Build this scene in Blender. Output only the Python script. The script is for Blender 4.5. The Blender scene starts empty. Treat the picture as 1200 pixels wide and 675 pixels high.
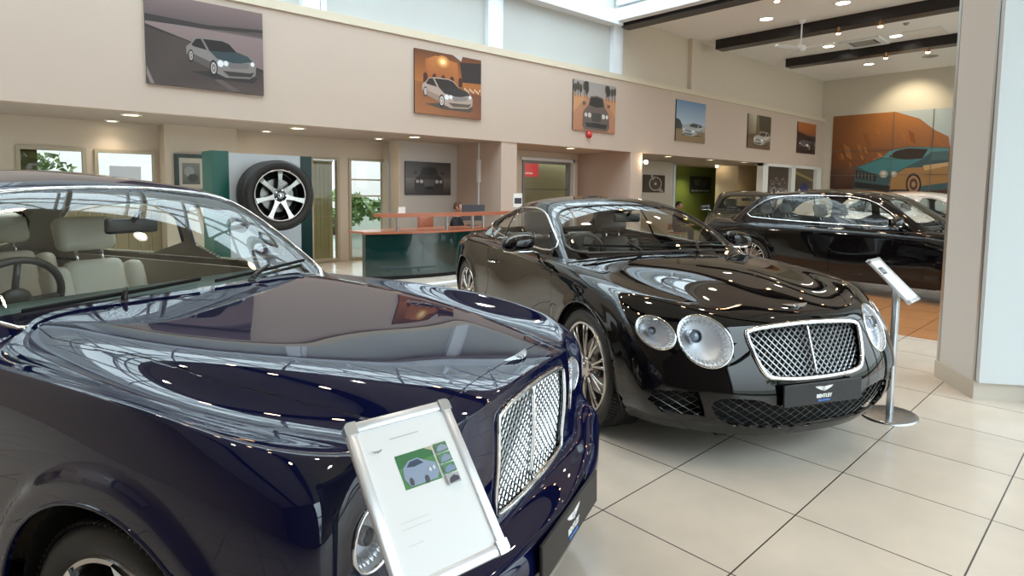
import bpy, bmesh, math, random
import numpy as np
from mathutils import Vector, Matrix, noise
from mathutils.bvhtree import BVHTree
random.seed(7)
PI = math.pi
SC = bpy.context.scene
COL = SC.collection
R_ = math.radians

# ------------------------------------------------------------------ camera
CC = np.array([600., 277.]); HC = 1.43
_V1 = np.array([1345., 232.]); _V2 = np.array([-62., 217.])
FPX = math.sqrt(-float(np.dot(_V1 - CC, _V2 - CC)))
def _ray(p): return np.array([p[0]-CC[0], p[1]-CC[1], FPX])
_a = _ray(_V1); _a /= np.linalg.norm(_a)
_b = _ray(_V2); _b /= np.linalg.norm(_b)
_u = np.cross(_a, _b); _u /= np.linalg.norm(_u)
if _u[1] > 0: _u = -_u
_y = np.cross(_u, _a)
RW = np.array([_a, _y, _u])            # world axes in camera coordinates
cam_d = bpy.data.cameras.new('camera'); cam = bpy.data.objects.new('camera', cam_d); COL.objects.link(cam)
right, down, fwd = RW[:, 0], RW[:, 1], RW[:, 2]
m = Matrix.Identity(4)
for i in range(3):
    m[i][0] = right[i]; m[i][1] = -down[i]; m[i][2] = -fwd[i]
m[0][3] = 0; m[1][3] = 0; m[2][3] = HC
cam.matrix_world = m
cam_d.sensor_width = 36.0; cam_d.lens = FPX/1200*36
cam_d.shift_x = 0.0; cam_d.shift_y = -(337.5-CC[1])/1200
cam_d.clip_start = 0.02; cam_d.clip_end = 300
SC.camera = cam
def onplane(p, n, d):
    """point of the place seen in direction p, on the plane n.x = d"""
    w = RW @ _ray(p); n = np.array(n, float); C = np.array([0, 0, HC])
    return C + (d-n@C)/(n@w)*w
FA = np.array([.49, 9.2]); FB = np.array([23., 8.35])
def fy(x): return 9.2 + (x-.49)*(8.35-9.2)/(23-.49)
_n = np.array([-(FB-FA)[1], (FB-FA)[0], 0]); _n /= np.linalg.norm(_n); _dd = _n[:2] @ FA
FANG = math.atan2((FB-FA)[1], (FB-FA)[0])
def fas(p): return onplane(p, _n, _dd)
def atY(p, Y): return onplane(p, (0, 1, 0), Y)
def atX(p, X): return onplane(p, (1, 0, 0), X)
def atZ(p, Z): return onplane(p, (0, 0, 1), Z)

# ------------------------------------------------------------------ materials
MATS = {}
def sock(b, names):
    for n in names:
        if n in b.inputs: return b.inputs[n]
def mat(name, col=(.5, .5, .5), rough=.5, metal=0., coat=0., coat_r=.03, ior=1.5, emit=None, es=0., spec=None, noise_=0., nscale=20., bump=0., back=None, sheen=0.):
    if name in MATS: return MATS[name]
    M = bpy.data.materials.new(name); M.use_nodes = True
    nt = M.node_tree; b = nt.nodes['Principled BSDF']
    b.inputs['Base Color'].default_value = (*col, 1)
    b.inputs['Roughness'].default_value = rough; b.inputs['Metallic'].default_value = metal
    b.inputs['IOR'].default_value = ior
    b.inputs['Coat Weight'].default_value = coat; b.inputs['Coat IOR'].default_value = 1.56; b.inputs['Coat Roughness'].default_value = coat_r
    if spec is not None: b.inputs['Specular IOR Level'].default_value = spec
    if emit: b.inputs['Emission Color'].default_value = (*emit, 1); b.inputs['Emission Strength'].default_value = es
    if noise_ or bump:
        tc = nt.nodes.new('ShaderNodeTexCoord'); nz = nt.nodes.new('ShaderNodeTexNoise')
        nz.inputs['Scale'].default_value = nscale; nz.inputs['Detail'].default_value = 5
        nt.links.new(tc.outputs['Object'], nz.inputs['Vector'])
        if noise_:
            rp = nt.nodes.new('ShaderNodeMapRange'); rp.inputs['To Min'].default_value = 1-noise_; rp.inputs['To Max'].default_value = 1+noise_
            nt.links.new(nz.outputs['Fac'], rp.inputs['Value'])
            mx = nt.nodes.new('ShaderNodeVectorMath'); mx.operation = 'SCALE'; mx.inputs[0].default_value = col
            nt.links.new(rp.outputs['Result'], mx.inputs['Scale']); nt.links.new(mx.outputs['Vector'], b.inputs['Base Color'])
        if bump:
            bp = nt.nodes.new('ShaderNodeBump'); bp.inputs['Strength'].default_value = bump; bp.inputs['Distance'].default_value = .01
            nt.links.new(nz.outputs['Fac'], bp.inputs['Height']); nt.links.new(bp.outputs['Normal'], b.inputs['Normal'])
    if back:
        d = nt.nodes.new('ShaderNodeBsdfDiffuse'); d.inputs['Color'].default_value = (*back, 1)
        g = nt.nodes.new('ShaderNodeNewGeometry'); mx = nt.nodes.new('ShaderNodeMixShader')
        nt.links.new(g.outputs['Backfacing'], mx.inputs['Fac']); nt.links.new(b.outputs[0], mx.inputs[1]); nt.links.new(d.outputs[0], mx.inputs[2])
        nt.links.new(mx.outputs[0], nt.nodes['Material Output'].inputs['Surface'])
    MATS[name] = M; return M
def glass(name, tint=(.9, .95, .93), ior=1.5, rough=0.0):
    if name in MATS: return MATS[name]
    M = bpy.data.materials.new(name); M.use_nodes = True; nt = M.node_tree
    nt.nodes.remove(nt.nodes['Principled BSDF'])
    t = nt.nodes.new('ShaderNodeBsdfTransparent'); t.inputs['Color'].default_value = (*tint, 1)
    g = nt.nodes.new('ShaderNodeBsdfGlossy'); g.inputs['Roughness'].default_value = rough
    f = nt.nodes.new('ShaderNodeFresnel')
    ge = nt.nodes.new('ShaderNodeNewGeometry'); mr = nt.nodes.new('ShaderNodeMapRange'); mr.inputs['To Min'].default_value = ior; mr.inputs['To Max'].default_value = 1/ior
    nt.links.new(ge.outputs['Backfacing'], mr.inputs['Value']); nt.links.new(mr.outputs['Result'], f.inputs['IOR'])
    mx = nt.nodes.new('ShaderNodeMixShader')
    nt.links.new(f.outputs[0], mx.inputs['Fac']); nt.links.new(t.outputs[0], mx.inputs[1]); nt.links.new(g.outputs[0], mx.inputs[2])
    nt.links.new(mx.outputs[0], nt.nodes['Material Output'].inputs['Surface'])
    MATS[name] = M; return M
def print_mat(name='printed_paper', rough=.35):
    if name in MATS: return MATS[name]
    M = bpy.data.materials.new(name); M.use_nodes = True; nt = M.node_tree
    b = nt.nodes['Principled BSDF']; b.inputs['Roughness'].default_value = rough
    a = nt.nodes.new('ShaderNodeVertexColor'); a.layer_name = 'Col'
    nt.links.new(a.outputs['Color'], b.inputs['Base Color']); MATS[name] = M; return M

wall_m = mat('wall_paint', (.55, .43, .355), .75, noise_=.02, nscale=3)
wall_up = mat('upper_wall_paint', (.54, .54, .52), .75, noise_=.02, nscale=2)
wall_back = mat('back_wall_paint', (.64, .55, .45), .75, noise_=.02, nscale=2)
trim_m = mat('ledge_trim', (.66, .56, .43), .6)
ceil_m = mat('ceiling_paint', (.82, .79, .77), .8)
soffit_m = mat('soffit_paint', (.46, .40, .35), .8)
white_steel = mat('white_steel', (.80, .83, .88), .35, coat=.3)
black_beam = mat('black_beam', (.010, .006, .006), .35)
steel = mat('brushed_steel', (.55, .55, .54), .28, 1.0)
dark_steel = mat('dark_steel', (.12, .115, .11), .35, .9)
alu = mat('aluminium', (.72, .74, .78), .3, .85)
chrome = mat('chrome', (.86, .87, .88), .06, 1.0)
dark_chrome = mat('dark_chrome', (.35, .35, .37), .12, 1.0)
rubber = mat('tyre_rubber', (.018, .017, .016), .55, bump=.1, nscale=60)
blackp = mat('black_plastic', (.012, .012, .013), .35)
mattblack = mat('matt_black', (.006, .006, .006), .9)
rim_m = mat('silver_rim', (.55, .52, .50), .2, .95, coat=.5)
rim_dark = mat('dark_rim', (.02, .02, .022), .25, .5, coat=.8)
disc_m = mat('brake_steel', (.35, .34, .33), .35, 1.0)
cream = mat('cream_leather', (.80, .74, .62), .45, bump=.08, nscale=120)
darklea = mat('dark_leather', (.06, .055, .05), .4, bump=.08, nscale=120)
tealdash = mat('teal_dashboard', (.07, .12, .13), .5)
green_gloss = mat('green_lacquer', (.0, .022, .02), .18, coat=1.0)
terracotta = mat('red_wood_rim', (.42, .13, .065), .35, coat=.4)
white_paint = mat('white_board', (.78, .80, .82), .5)
paper = mat('white_paper', (.9, .9, .9), .5)
carglass = glass('windscreen_glass', (.93, .97, .95), 1.55)
dimglass = glass('dim_window_glass', (.62, .64, .62), 1.5)
tintglass = glass('tinted_glass', (.42, .44, .42), 1.6)
clear = glass('clear_glass', (.93, .96, .96), 1.45)
lensglass = glass('lamp_lens', (.95, .97, 1.0), 1.5)

# ------------------------------------------------------------------ object helpers
def link(o, parent=None):
    COL.objects.link(o)
    if parent: o.parent = parent
    return o
def tag(o, label=None, cat=None, group=None, kind=None):
    if label: o['label'] = label
    if cat: o['category'] = cat
    if group: o['group'] = group
    if kind: o['kind'] = kind
    return o
def empty(name, loc=(0, 0, 0), rz=0, scale=1):
    o = bpy.data.objects.new(name, None); o.empty_display_size = .2
    o.location = loc; o.rotation_euler = (0, 0, rz); o.scale = (scale,)*3
    return link(o)
def obj(name, bm, m, parent=None, smooth=False, angle=None):
    me = bpy.data.meshes.new(name)
    bm.to_mesh(me); bm.free()
    if not isinstance(m, (list, tuple)): m = [m]
    for x in m: me.materials.append(x)
    if smooth:
        me.polygons.foreach_set('use_smooth', [True]*len(me.polygons))
        if angle: me.set_sharp_from_angle(angle=R_(angle))
    me.update()
    return link(bpy.data.objects.new(name, me), parent)
def BM(): return bmesh.new()
def xf(bm, vs, M):
    bmesh.ops.transform(bm, matrix=M, verts=vs)
def box(bm, c, s, M=None, bev=0, seg=2, mi=0):
    r = bmesh.ops.create_cube(bm, size=1); vs = r['verts']
    bmesh.ops.scale(bm, vec=s, verts=vs)
    if bev:
        es = list({e for v in vs for e in v.link_edges})
        rr = bmesh.ops.bevel(bm, geom=es, offset=bev, segments=seg, affect='EDGES', profile=.5)
        vs = list({v for f in rr['faces'] for v in f.verts} | {v for v in vs if v.is_valid})
    bmesh.ops.translate(bm, vec=c, verts=vs)
    if M: xf(bm, vs, M)
    if mi:
        for f in {f for v in vs for f in v.link_faces}: f.material_index = mi
    return vs
def boxx(bm, a, b, **k):
    return box(bm, [(a[i]+b[i])/2 for i in range(3)], [abs(b[i]-a[i]) for i in range(3)], **k)
def cyl(bm, a, b, r, r2=None, n=20, cap=True):
    a = Vector(a); b = Vector(b); d = b-a
    M = Matrix.Translation((a+b)/2) @ d.to_track_quat('Z', 'Y').to_matrix().to_4x4()
    return bmesh.ops.create_cone(bm, cap_ends=cap, segments=n, radius1=r, radius2=r if r2 is None else r2, depth=d.length, matrix=M)['verts']
def ball(bm, c, s, n=16, M=None):
    vs = bmesh.ops.create_uvsphere(bm, u_segments=n, v_segments=max(6, n*3//4), radius=1)['verts']
    if not isinstance(s, (tuple, list)): s = (s, s, s)
    bmesh.ops.scale(bm, vec=s, verts=vs)
    if M: xf(bm, vs, M)
    bmesh.ops.translate(bm, vec=c, verts=vs); return vs
def lathe(bm, prof, n=48, axis='Y', M=None, closed=False):
    """prof: list (r, h) about the axis"""
    rings = []
    for r, h in prof:
        ring = []
        for i in range(n):
            a = 2*PI*i/n
            p = (r*math.cos(a), h, r*math.sin(a)) if axis == 'Y' else (r*math.cos(a), r*math.sin(a), h)
            ring.append(bm.verts.new(p))
        rings.append(ring)
    m_ = len(rings)
    for j in range(m_ if closed else m_-1):
        for i in range(n):
            bm.faces.new((rings[j][i], rings[j][(i+1) % n], rings[(j+1) % m_][(i+1) % n], rings[(j+1) % m_][i]))
    vs = [v for r in rings for v in r]
    if M: xf(bm, vs, M)
    return vs
def tube(bm, pts, r, n=8, closed=False, flat=None, up=None):
    pts = [Vector(p) for p in pts]; N = len(pts); rings = []
    prev = None
    for i, p in enumerate(pts):
        if closed: t = pts[(i+1) % N]-pts[i-1]
        else: t = pts[min(i+1, N-1)]-pts[max(i-1, 0)]
        if t.length < 1e-9: t = Vector((1, 0, 0))
        t.normalize()
        if up is not None: ref = Vector(up[i]) if isinstance(up[0], (tuple, list, Vector)) else Vector(up)
        elif prev is not None: ref = prev
        else: ref = Vector((0, 0, 1)) if abs(t.z) < .9 else Vector((1, 0, 0))
        a = t.cross(ref)
        if a.length < 1e-6: a = t.orthogonal()
        a.normalize(); b = a.cross(t).normalized(); prev = b
        rr = r[i] if isinstance(r, (list, tuple)) else r
        ra, rb = (rr, rr) if flat is None else (rr, rr*flat)
        rings.append([bm.verts.new(p+a*math.cos(2*PI*k/n)*ra+b*math.sin(2*PI*k/n)*rb) for k in range(n)])
    for j in range(N if closed else N-1):
        A, B = rings[j], rings[(j+1) % N]
        for k in range(n): bm.faces.new((A[k], A[(k+1) % n], B[(k+1) % n], B[k]))
    if not closed:
        bm.faces.new(rings[0][::-1]); bm.faces.new(rings[-1])
    return [v for q in rings for v in q]
def prism(bm, poly, h0, h1, M=None):
    """poly 2-D (x,y) extruded from z=h0 to h1"""
    a = [bm.verts.new((x, y, h0)) for x, y in poly]; b = [bm.verts.new((x, y, h1)) for x, y in poly]
    n = len(poly)
    bm.faces.new(a[::-1]); bm.faces.new(b)
    for i in range(n): bm.faces.new((a[i], a[(i+1) % n], b[(i+1) % n], b[i]))
    if M: xf(bm, a+b, M)
    return a+b
def struct(name, bm, m, parent=None, label=None, **k):
    bmesh.ops.recalc_face_normals(bm, faces=bm.faces[:])
    o = obj(name, bm, m, parent, **k)
    if parent is None: o['kind'] = 'structure'
    if label: o['label'] = label
    return o
def text_mesh(s, size, depth=.001, align='CENTER', bold=0.0):
    c = bpy.data.curves.new('lettering', 'FONT'); c.body = s; c.size = size; c.extrude = depth; c.align_x = align; c.align_y = 'CENTER'; c.offset = bold
    c.resolution_u = 3
    o = bpy.data.objects.new('lettering', c); COL.objects.link(o)
    bpy.context.view_layer.update()
    me = bpy.data.meshes.new_from_object(o.evaluated_get(bpy.context.evaluated_depsgraph_get()))
    bpy.data.objects.remove(o); bpy.data.curves.remove(c)
    bm = BM(); bm.from_mesh(me); bpy.data.meshes.remove(me)
    return bm
def copy_tree(o, parent=None):
    c = o.copy(); COL.objects.link(c); c.parent = parent
    for ch in list(o.children): copy_tree(ch, c)
    return c
def basis(o, ex, ey, ez, s=1.0):
    M = Matrix.Identity(4)
    for i in range(3): M[i][0] = ex[i]*s; M[i][1] = ey[i]*s; M[i][2] = ez[i]*s; M[i][3] = o[i]
    return M

# flat printed pictures: coloured polygons on one mesh
class Art:
    def __init__(s, w, h): s.w, s.h = w, h; s.bm = BM(); s.cl = s.bm.loops.layers.float_color.new('Col'); s.k = 0
    def poly(s, pts, col, cols=None, clip=True):
        s.k += 1; z = .0004*s.k
        pts = [(min(max(u, 0), 1), min(max(v, 0), 1)) for u, v in pts] if clip else pts
        vs = [s.bm.verts.new(((u-.5)*s.w, (.5-v)*s.h, z)) for u, v in pts]
        f = s.bm.faces.new(vs)
        f.normal_update()
        if f.normal.z < 0: f.normal_flip()
        m_ = {v: (cols[i] if cols else col) for i, v in enumerate(vs)}
        for l in f.loops: l[s.cl] = (*m_[l.vert], 1)
    def grad(s, top, bot, v0=0, v1=1, u0=0, u1=1):
        s.poly([(u0, v0), (u1, v0), (u1, v1), (u0, v1)], None, [top, top, bot, bot])
    def ell(s, c, rx, ry, col, n=20, col2=None):
        s.poly([(c[0]+rx*math.cos(2*PI*i/n), c[1]+ry*math.sin(2*PI*i/n)) for i in range(n)], col)
    def car34(s, x0, y0, x1, y1, body, hood, glassc, low, flip=False, rim=(.6, .6, .6), round_=True):
        def P(l): return [((x1-(x1-x0)*a if flip else x0+(x1-x0)*a), y0+(y1-y0)*b) for a, b in l]
        s.poly(P([(.05, .92), (.4, 1.04), (.95, 1.04), (1.03, .9), (.5, .8)]), tuple(c*.25 for c in low))
        s.poly(P([(0, .3), (.06, .2), (.13, .05), (.25, .0), (.52, .0), (.62, .06), (.72, .27), (.9, .33), (.97, .46), (1.0, .6), (.99, .82), (.9, .93), (.55, .97), (.44, .9), (.33, .8), (.08, .62), (.0, .48)]), body)
        s.poly(P([(.02, .42), (.35, .62), (.42, .88), (.33, .8), (.08, .62), (.01, .5)]), low)
        s.poly(P([(.3, .3), (.71, .26), (.88, .34), (.95, .46), (.7, .58), (.42, .5)]), hood)
        s.poly(P([(.23, .05), (.5, .03), (.60, .08), (.71, .27), (.52, .31), (.32, .33)]), glassc)
        s.poly(P([(.07, .24), (.13, .08), (.20, .05), (.28, .32), (.1, .27)]), glassc)
        s.poly(P([(.56, .6), (.66, .56), (.88, .53), (.9, .56), (.88, .66), (.62, .72)]), tuple(c*.3+.02 for c in rim))
        for a, b, r in ((.47, .62, .045), (.55, .60, .035), (.945, .53, .03)):
            s.poly([((x1-(x1-x0)*(a+r*math.cos(t)) if flip else x0+(x1-x0)*(a+r*math.cos(t))), y0+(y1-y0)*(b+2*r*math.sin(t))) for t in [2*PI*i/12 for i in range(12)]], (.75, .76, .78))
        s.poly(P([(.5, .8), (.9, .78), (.97, .74), (.92, .88), (.6, .92)]), tuple(c*.35 for c in low))
        for a, b, rx, ry in ((.37, .76, .055, .21), (.06, .52, .035, .16)):
            for q, cc in ((1.0, (.01, .01, .01)), (.72, rim), (.5, tuple(c*.4 for c in rim)), (.2, rim)):
                s.poly([((x1-(x1-x0)*(a+q*rx*math.cos(t)) if flip else x0+(x1-x0)*(a+q*rx*math.cos(t))), y0+(y1-y0)*(b+q*ry*math.sin(t))) for t in [2*PI*i/18 for i in range(18)]], cc)
    def carfront(s, x0, y0, x1, y1, body, glassc, lamp, grillec):
        def P(l): return [(x0+(x1-x0)*a, y0+(y1-y0)*b) for a, b in l]
        s.poly(P([(.03, .55), (.1, .42), (.2, .32), (.27, .04), (.5, 0), (.73, .04), (.8, .32), (.9, .42), (.97, .55), (.98, .9), (.9, 1), (.1, 1), (.02, .9)]), body)
        s.poly(P([(.24, .3), (.3, .08), (.5, .04), (.7, .08), (.76, .3), (.5, .34)]), glassc)
        s.poly(P([(0, .22), (.1, .2), (.12, .3), (.02, .31)]), body); s.poly(P([(1, .22), (.9, .2), (.88, .3), (.98, .31)]), body)
        s.poly(P([(.33, .5), (.67, .5), (.66, .75), (.34, .75)]), grillec)
        for a, r in ((.12, .05), (.25, .06), (.75, .06), (.88, .05)):
            s.poly([(x0+(x1-x0)*(a+r*math.cos(t)), y0+(y1-y0)*(.58+1.2*r*math.sin(t))) for t in [2*PI*i/12 for i in range(12)]], lamp)
        s.poly(P([(.1, .8), (.9, .8), (.85, .93), (.15, .93)]), tuple(c*.4 for c in grillec))
        s.poly(P([(.38, .79), (.62, .79), (.62, .87), (.38, .87)]), (.01, .01, .01))
def picture(name, art, M, label, cat='picture', group=None, thick=.03, edge=None):
    r = empty(name); r.matrix_world = M
    b = BM(); box(b, (0, 0, -thick/2), (art.w, art.h, thick), bev=.002, seg=1)
    obj('backing_board', b, edge or mat('canvas_edge', (.05, .045, .04), .6), r)
    obj('print', art.bm, print_mat(), r)
    tag(r, label, cat, group); return r
# ------------------------------------------------------------------ car surfaces
def interp(tab, x):
    t = sorted(tab)
    if x <= t[0][0]: return t[0][1]
    for (a, b), (c, d) in zip(t, t[1:]):
        if x <= c: return b+(d-b)*(x-a)/(c-a)
    return t[-1][1]
def ev(v, x): return interp(v, x) if isinstance(v, list) else v

def limit_fit(bm, iters=2, w=.8):
    """move the control cage so that the subdivided surface passes close to the points given"""
    vs = bm.verts[:]; T = [v.co.copy() for v in vs]
    for _ in range(iters):
        new = []
        for v, t in zip(vs, T):
            n = len(v.link_edges)
            if v.is_boundary:
                nb = [e.other_vert(v).co for e in v.link_edges if e.is_boundary]
                lim = (v.co*4+sum(nb, Vector()))/(4+len(nb))
            else:
                E = sum((e.other_vert(v).co for e in v.link_edges), Vector())
                Fq = Vector()
                for f in v.link_faces:
                    for q in f.verts:
                        if q is not v and not any(e.other_vert(v) is q for e in v.link_edges): Fq += q.co
                lim = (v.co*n*n+E*4+Fq)/(n*(n+5))
            new.append(v.co+(t-lim)*w)
        for v, c in zip(vs, new):
            y0 = abs(v.co.y) < 1e-7
            v.co = c
            if y0: v.co.y = 0

def cage(levels, fr, stations, topz, blend, crease=None, sub=3, name='x', rblend=None, fr2=None):
    """box-topology cage. levels: dict(fx[F+1], fz[F+1], cy, sx(optional), y(tab), z(tab), rx[F+1], rz[F+1], rcy)"""
    F = len(fr); bm = BM(); half = []
    for L in levels:
        col = []
        for k in range(F+1):
            t = 1 if k == F else fr[k]
            col.append((L['fx'][k], L['cy']*t, L['fz'][k]))
        for s in stations:
            x = s if 'smap' not in L else L['smap'](s)
            col.append((x, ev(L['y'], x if 'smap' not in L else s), ev(L['z'], x if 'smap' not in L else s)))
        for k in range(F, -1, -1):
            t = 1 if k == F else fr[k]
            col.append((L['rx'][k], L['rcy']*t, L['rz'][k]))
        half.append(col)
    V = [[bm.verts.new(p) for p in col] for col in half]
    nC = len(half[0])
    cl = bm.edges.layers.float.new('crease_edge')
    for l in range(len(V)-1):
        for c in range(nC-1):
            bm.faces.new((V[l][c], V[l+1][c], V[l+1][c+1], V[l][c+1]))
    # top patch
    S = nC-2*F-1                      # rows between the corners: indices F..F+S
    T = V[-1]; top = []
    for i in range(S+1):
        sh = T[F+i].co
        row = []
        for k in range(F):
            if i == 0: row.append(T[k]); continue
            if i == S: row.append(T[nC-1-k]); continue
            wf = blend[i] if i < len(blend) else 0
            rb = rblend or blend
            wr = rb[S-i] if S-i < len(rb) else 0
            fk = fr[k]
            if fr2: q_ = min(1, i/2, (S-i)/2); fk = fr[k]+(fr2[k]-fr[k])*q_
            x = sh.x+(T[k].co.x-T[F].co.x)*wf+(T[nC-1-k].co.x-T[nC-1-F].co.x)*wr
            row.append(bm.verts.new((x, sh.y*fk, ev(topz[k], x))))
        row.append(T[F+i]); top.append(row)
    for i in range(S):
        for k in range(F):
            try: bm.faces.new((top[i][k], top[i+1][k], top[i+1][k+1], top[i][k+1]))
            except ValueError: pass
    if crease:
        for l, c in crease.items():
            for a, b in zip(V[l], V[l][1:]):
                e = bm.edges.get((a, b))
                if e: e[cl] = c
    bmesh.ops.mirror(bm, geom=bm.verts[:]+bm.edges[:]+bm.faces[:], axis='Y', merge_dist=1e-5)
    bmesh.ops.recalc_face_normals(bm, faces=bm.faces[:])
    top = max(bm.faces, key=lambda f: f.calc_center_median().z)
    if top.normal.z < 0: bmesh.ops.reverse_faces(bm, faces=bm.faces[:])
    limit_fit(bm)
    me = bpy.data.meshes.new('cage'); bm.to_mesh(me); bm.free()
    o = bpy.data.objects.new('cage', me); COL.objects.link(o)
    md = o.modifiers.new('s', 'SUBSURF'); md.levels = sub; md.render_levels = sub; md.use_limit_surface = True
    bpy.context.view_layer.update()
    dg = bpy.context.evaluated_depsgraph_get()
    me2 = bpy.data.meshes.new_from_object(o.evaluated_get(dg))
    out = BM(); out.from_mesh(me2)
    bpy.data.objects.remove(o); bpy.data.meshes.remove(me); bpy.data.meshes.remove(me2)
    for f in out.faces: f.material_index = 0
    return out

def inpoly(x, y, P):
    c = False; j = len(P)-1
    for i in range(len(P)):
        xi, yi = P[i]; xj, yj = P[j]
        if (yi > y) != (yj > y) and x < (xj-xi)*(y-yi)/(yj-yi)+xi: c = not c
        j = i
    return c
def smoothpoly(P, it=2, closed=True):
    for _ in range(it):
        Q = []
        n = len(P)
        for i in range(n if closed else n-1):
            a, b = P[i], P[(i+1) % n]
            Q += [tuple(.75*a[k]+.25*b[k] for k in range(len(a))), tuple(.25*a[k]+.75*b[k] for k in range(len(a)))]
        if not closed: Q = [P[0]]+Q[1:-1]+[P[-1]]
        P = Q
    return P
def circ(cx, cy, r, n=36, ry=None): return [(cx+r*math.cos(2*PI*i/n), cy+(ry or r)*math.sin(2*PI*i/n)) for i in range(n)]

def cut(bm, poly, ax, filt, tagid, only=None):
    """score the surface along the outline (projected along the third axis) and mark what lies inside"""
    i, j = ax; k = 3-i-j
    lo = [min(p[q] for p in poly)-.05 for q in (0, 1)]; hi = [max(p[q] for p in poly)+.05 for q in (0, 1)]
    cand = set()
    for f in bm.faces:
        c = f.calc_center_median()
        if lo[0] <= c[i] <= hi[0] and lo[1] <= c[j] <= hi[1] and filt(c, f.normal): cand.add(f)
    n = len(poly)
    for s in range(n):
        a, b = poly[s], poly[(s+1) % n]
        if math.hypot(b[0]-a[0], b[1]-a[1]) < 1e-6: continue
        A = Vector((0, 0, 0)); A[i], A[j] = a; D = Vector((0, 0, 0)); D[i], D[j] = b[0]-a[0], b[1]-a[1]
        K = Vector((0, 0, 0)); K[k] = 1
        N = D.cross(K).normalized()
        x0, x1 = min(a[0], b[0])-.002, max(a[0], b[0])+.002; y0, y1 = min(a[1], b[1])-.002, max(a[1], b[1])+.002
        fs = []
        for f in cand:
            if not f.is_valid: continue
            xs = [v.co[i] for v in f.verts]; ys = [v.co[j] for v in f.verts]
            if max(xs) < x0 or min(xs) > x1 or max(ys) < y0 or min(ys) > y1: continue
            d = [(v.co-A).dot(N) for v in f.verts]
            if max(d) < 1e-6 or min(d) > -1e-6: continue
            fs.append(f)
        if not fs: continue
        g = set(fs)
        for f in fs: g.update(f.edges); g.update(f.verts)
        r = bmesh.ops.bisect_plane(bm, geom=list(g), dist=1e-5, plane_co=A, plane_no=N)
        cand = {f for f in cand if f.is_valid}
        cand.update(x for x in r['geom'] if isinstance(x, bmesh.types.BMFace))
    for f in cand:
        if f.is_valid:
            c = f.calc_center_median()
            if inpoly(c[i], c[j], poly) and (only is None or f.material_index in only): f.material_index = tagid

def piece(bm, ids, gap=.0016, depth=.014, flange=True):
    b = bm.copy()
    kill = [f for f in b.faces if f.material_index not in ids]
    bmesh.ops.delete(b, geom=kill, context='FACES')
    lone = [v for v in b.verts if not v.link_faces]
    bmesh.ops.delete(b, geom=lone, context='VERTS')
    for f in b.faces: f.material_index = 0
    b.normal_update()
    be = [e for e in b.edges if e.is_boundary and not all(abs(v.co.y) < 1e-5 for v in e.verts)]
    if gap:
        mv = {}
        for v in {v for e in be for v in e.verts}:
            m_ = Vector(); n = 0
            for f in v.link_faces: m_ += f.calc_center_median()-v.co
            t = [e for e in v.link_edges if e.is_boundary]
            if len(t) == 2:
                tt = t[0].other_vert(v).co-t[1].other_vert(v).co
                if tt.length > 1e-7: tt.normalize(); m_ -= tt*m_.dot(tt)
            if m_.length > 1e-7: mv[v] = m_.normalized()*gap
        for v, d in mv.items(): v.co += d
    if flange and be:
        nm = {v: v.normal.copy() for e in be for v in e.verts}
        new = {}
        for v in nm: new[v] = (b.verts.new(v.co), b.verts.new(v.co-nm[v]*depth))
        for e in be:
            v0, v1 = e.verts
            f0 = e.link_faces[0]
            a, c = new[v0], new[v1]
            try: b.faces.new((a[0], c[0], c[1], a[1]))
            except ValueError: pass
    bmesh.ops.recalc_face_normals(b, faces=[]) if False else None
    return b

class Surf:
    def __init__(s, bm): s.bvh = BVHTree.FromBMesh(bm)
    def hit(s, p, ax, sign):
        """p: 2-D point in the plane ax; ray comes in from sign*third axis"""
        i, j = ax; k = 3-i-j
        o = Vector((0, 0, 0)); o[i], o[j] = p; o[k] = 6*sign
        d = Vector((0, 0, 0)); d[k] = -sign
        r = s.bvh.ray_cast(o, d)
        return (r[0], r[1]) if r[0] is not None else (None, None)
    def trace(s, pts, ax, sign, off=0.0, step=.03, closed=False):
        out = []; nr = []
        n = len(pts)
        for a in range(n if closed else n-1):
            p, q = pts[a], pts[(a+1) % n]
            m_ = max(1, int(math.hypot(q[0]-p[0], q[1]-p[1])/step))
            for t in range(m_):
                f = t/m_; h, nn = s.hit((p[0]+(q[0]-p[0])*f, p[1]+(q[1]-p[1])*f), ax, sign)
                if h is not None: out.append(h+nn*off); nr.append(nn)
        if not closed:
            h, nn = s.hit(pts[-1], ax, sign)
            if h is not None: out.append(h+nn*off); nr.append(nn)
        return out, nr

def mir(P): return [(-y, z) for y, z in P]

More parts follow.
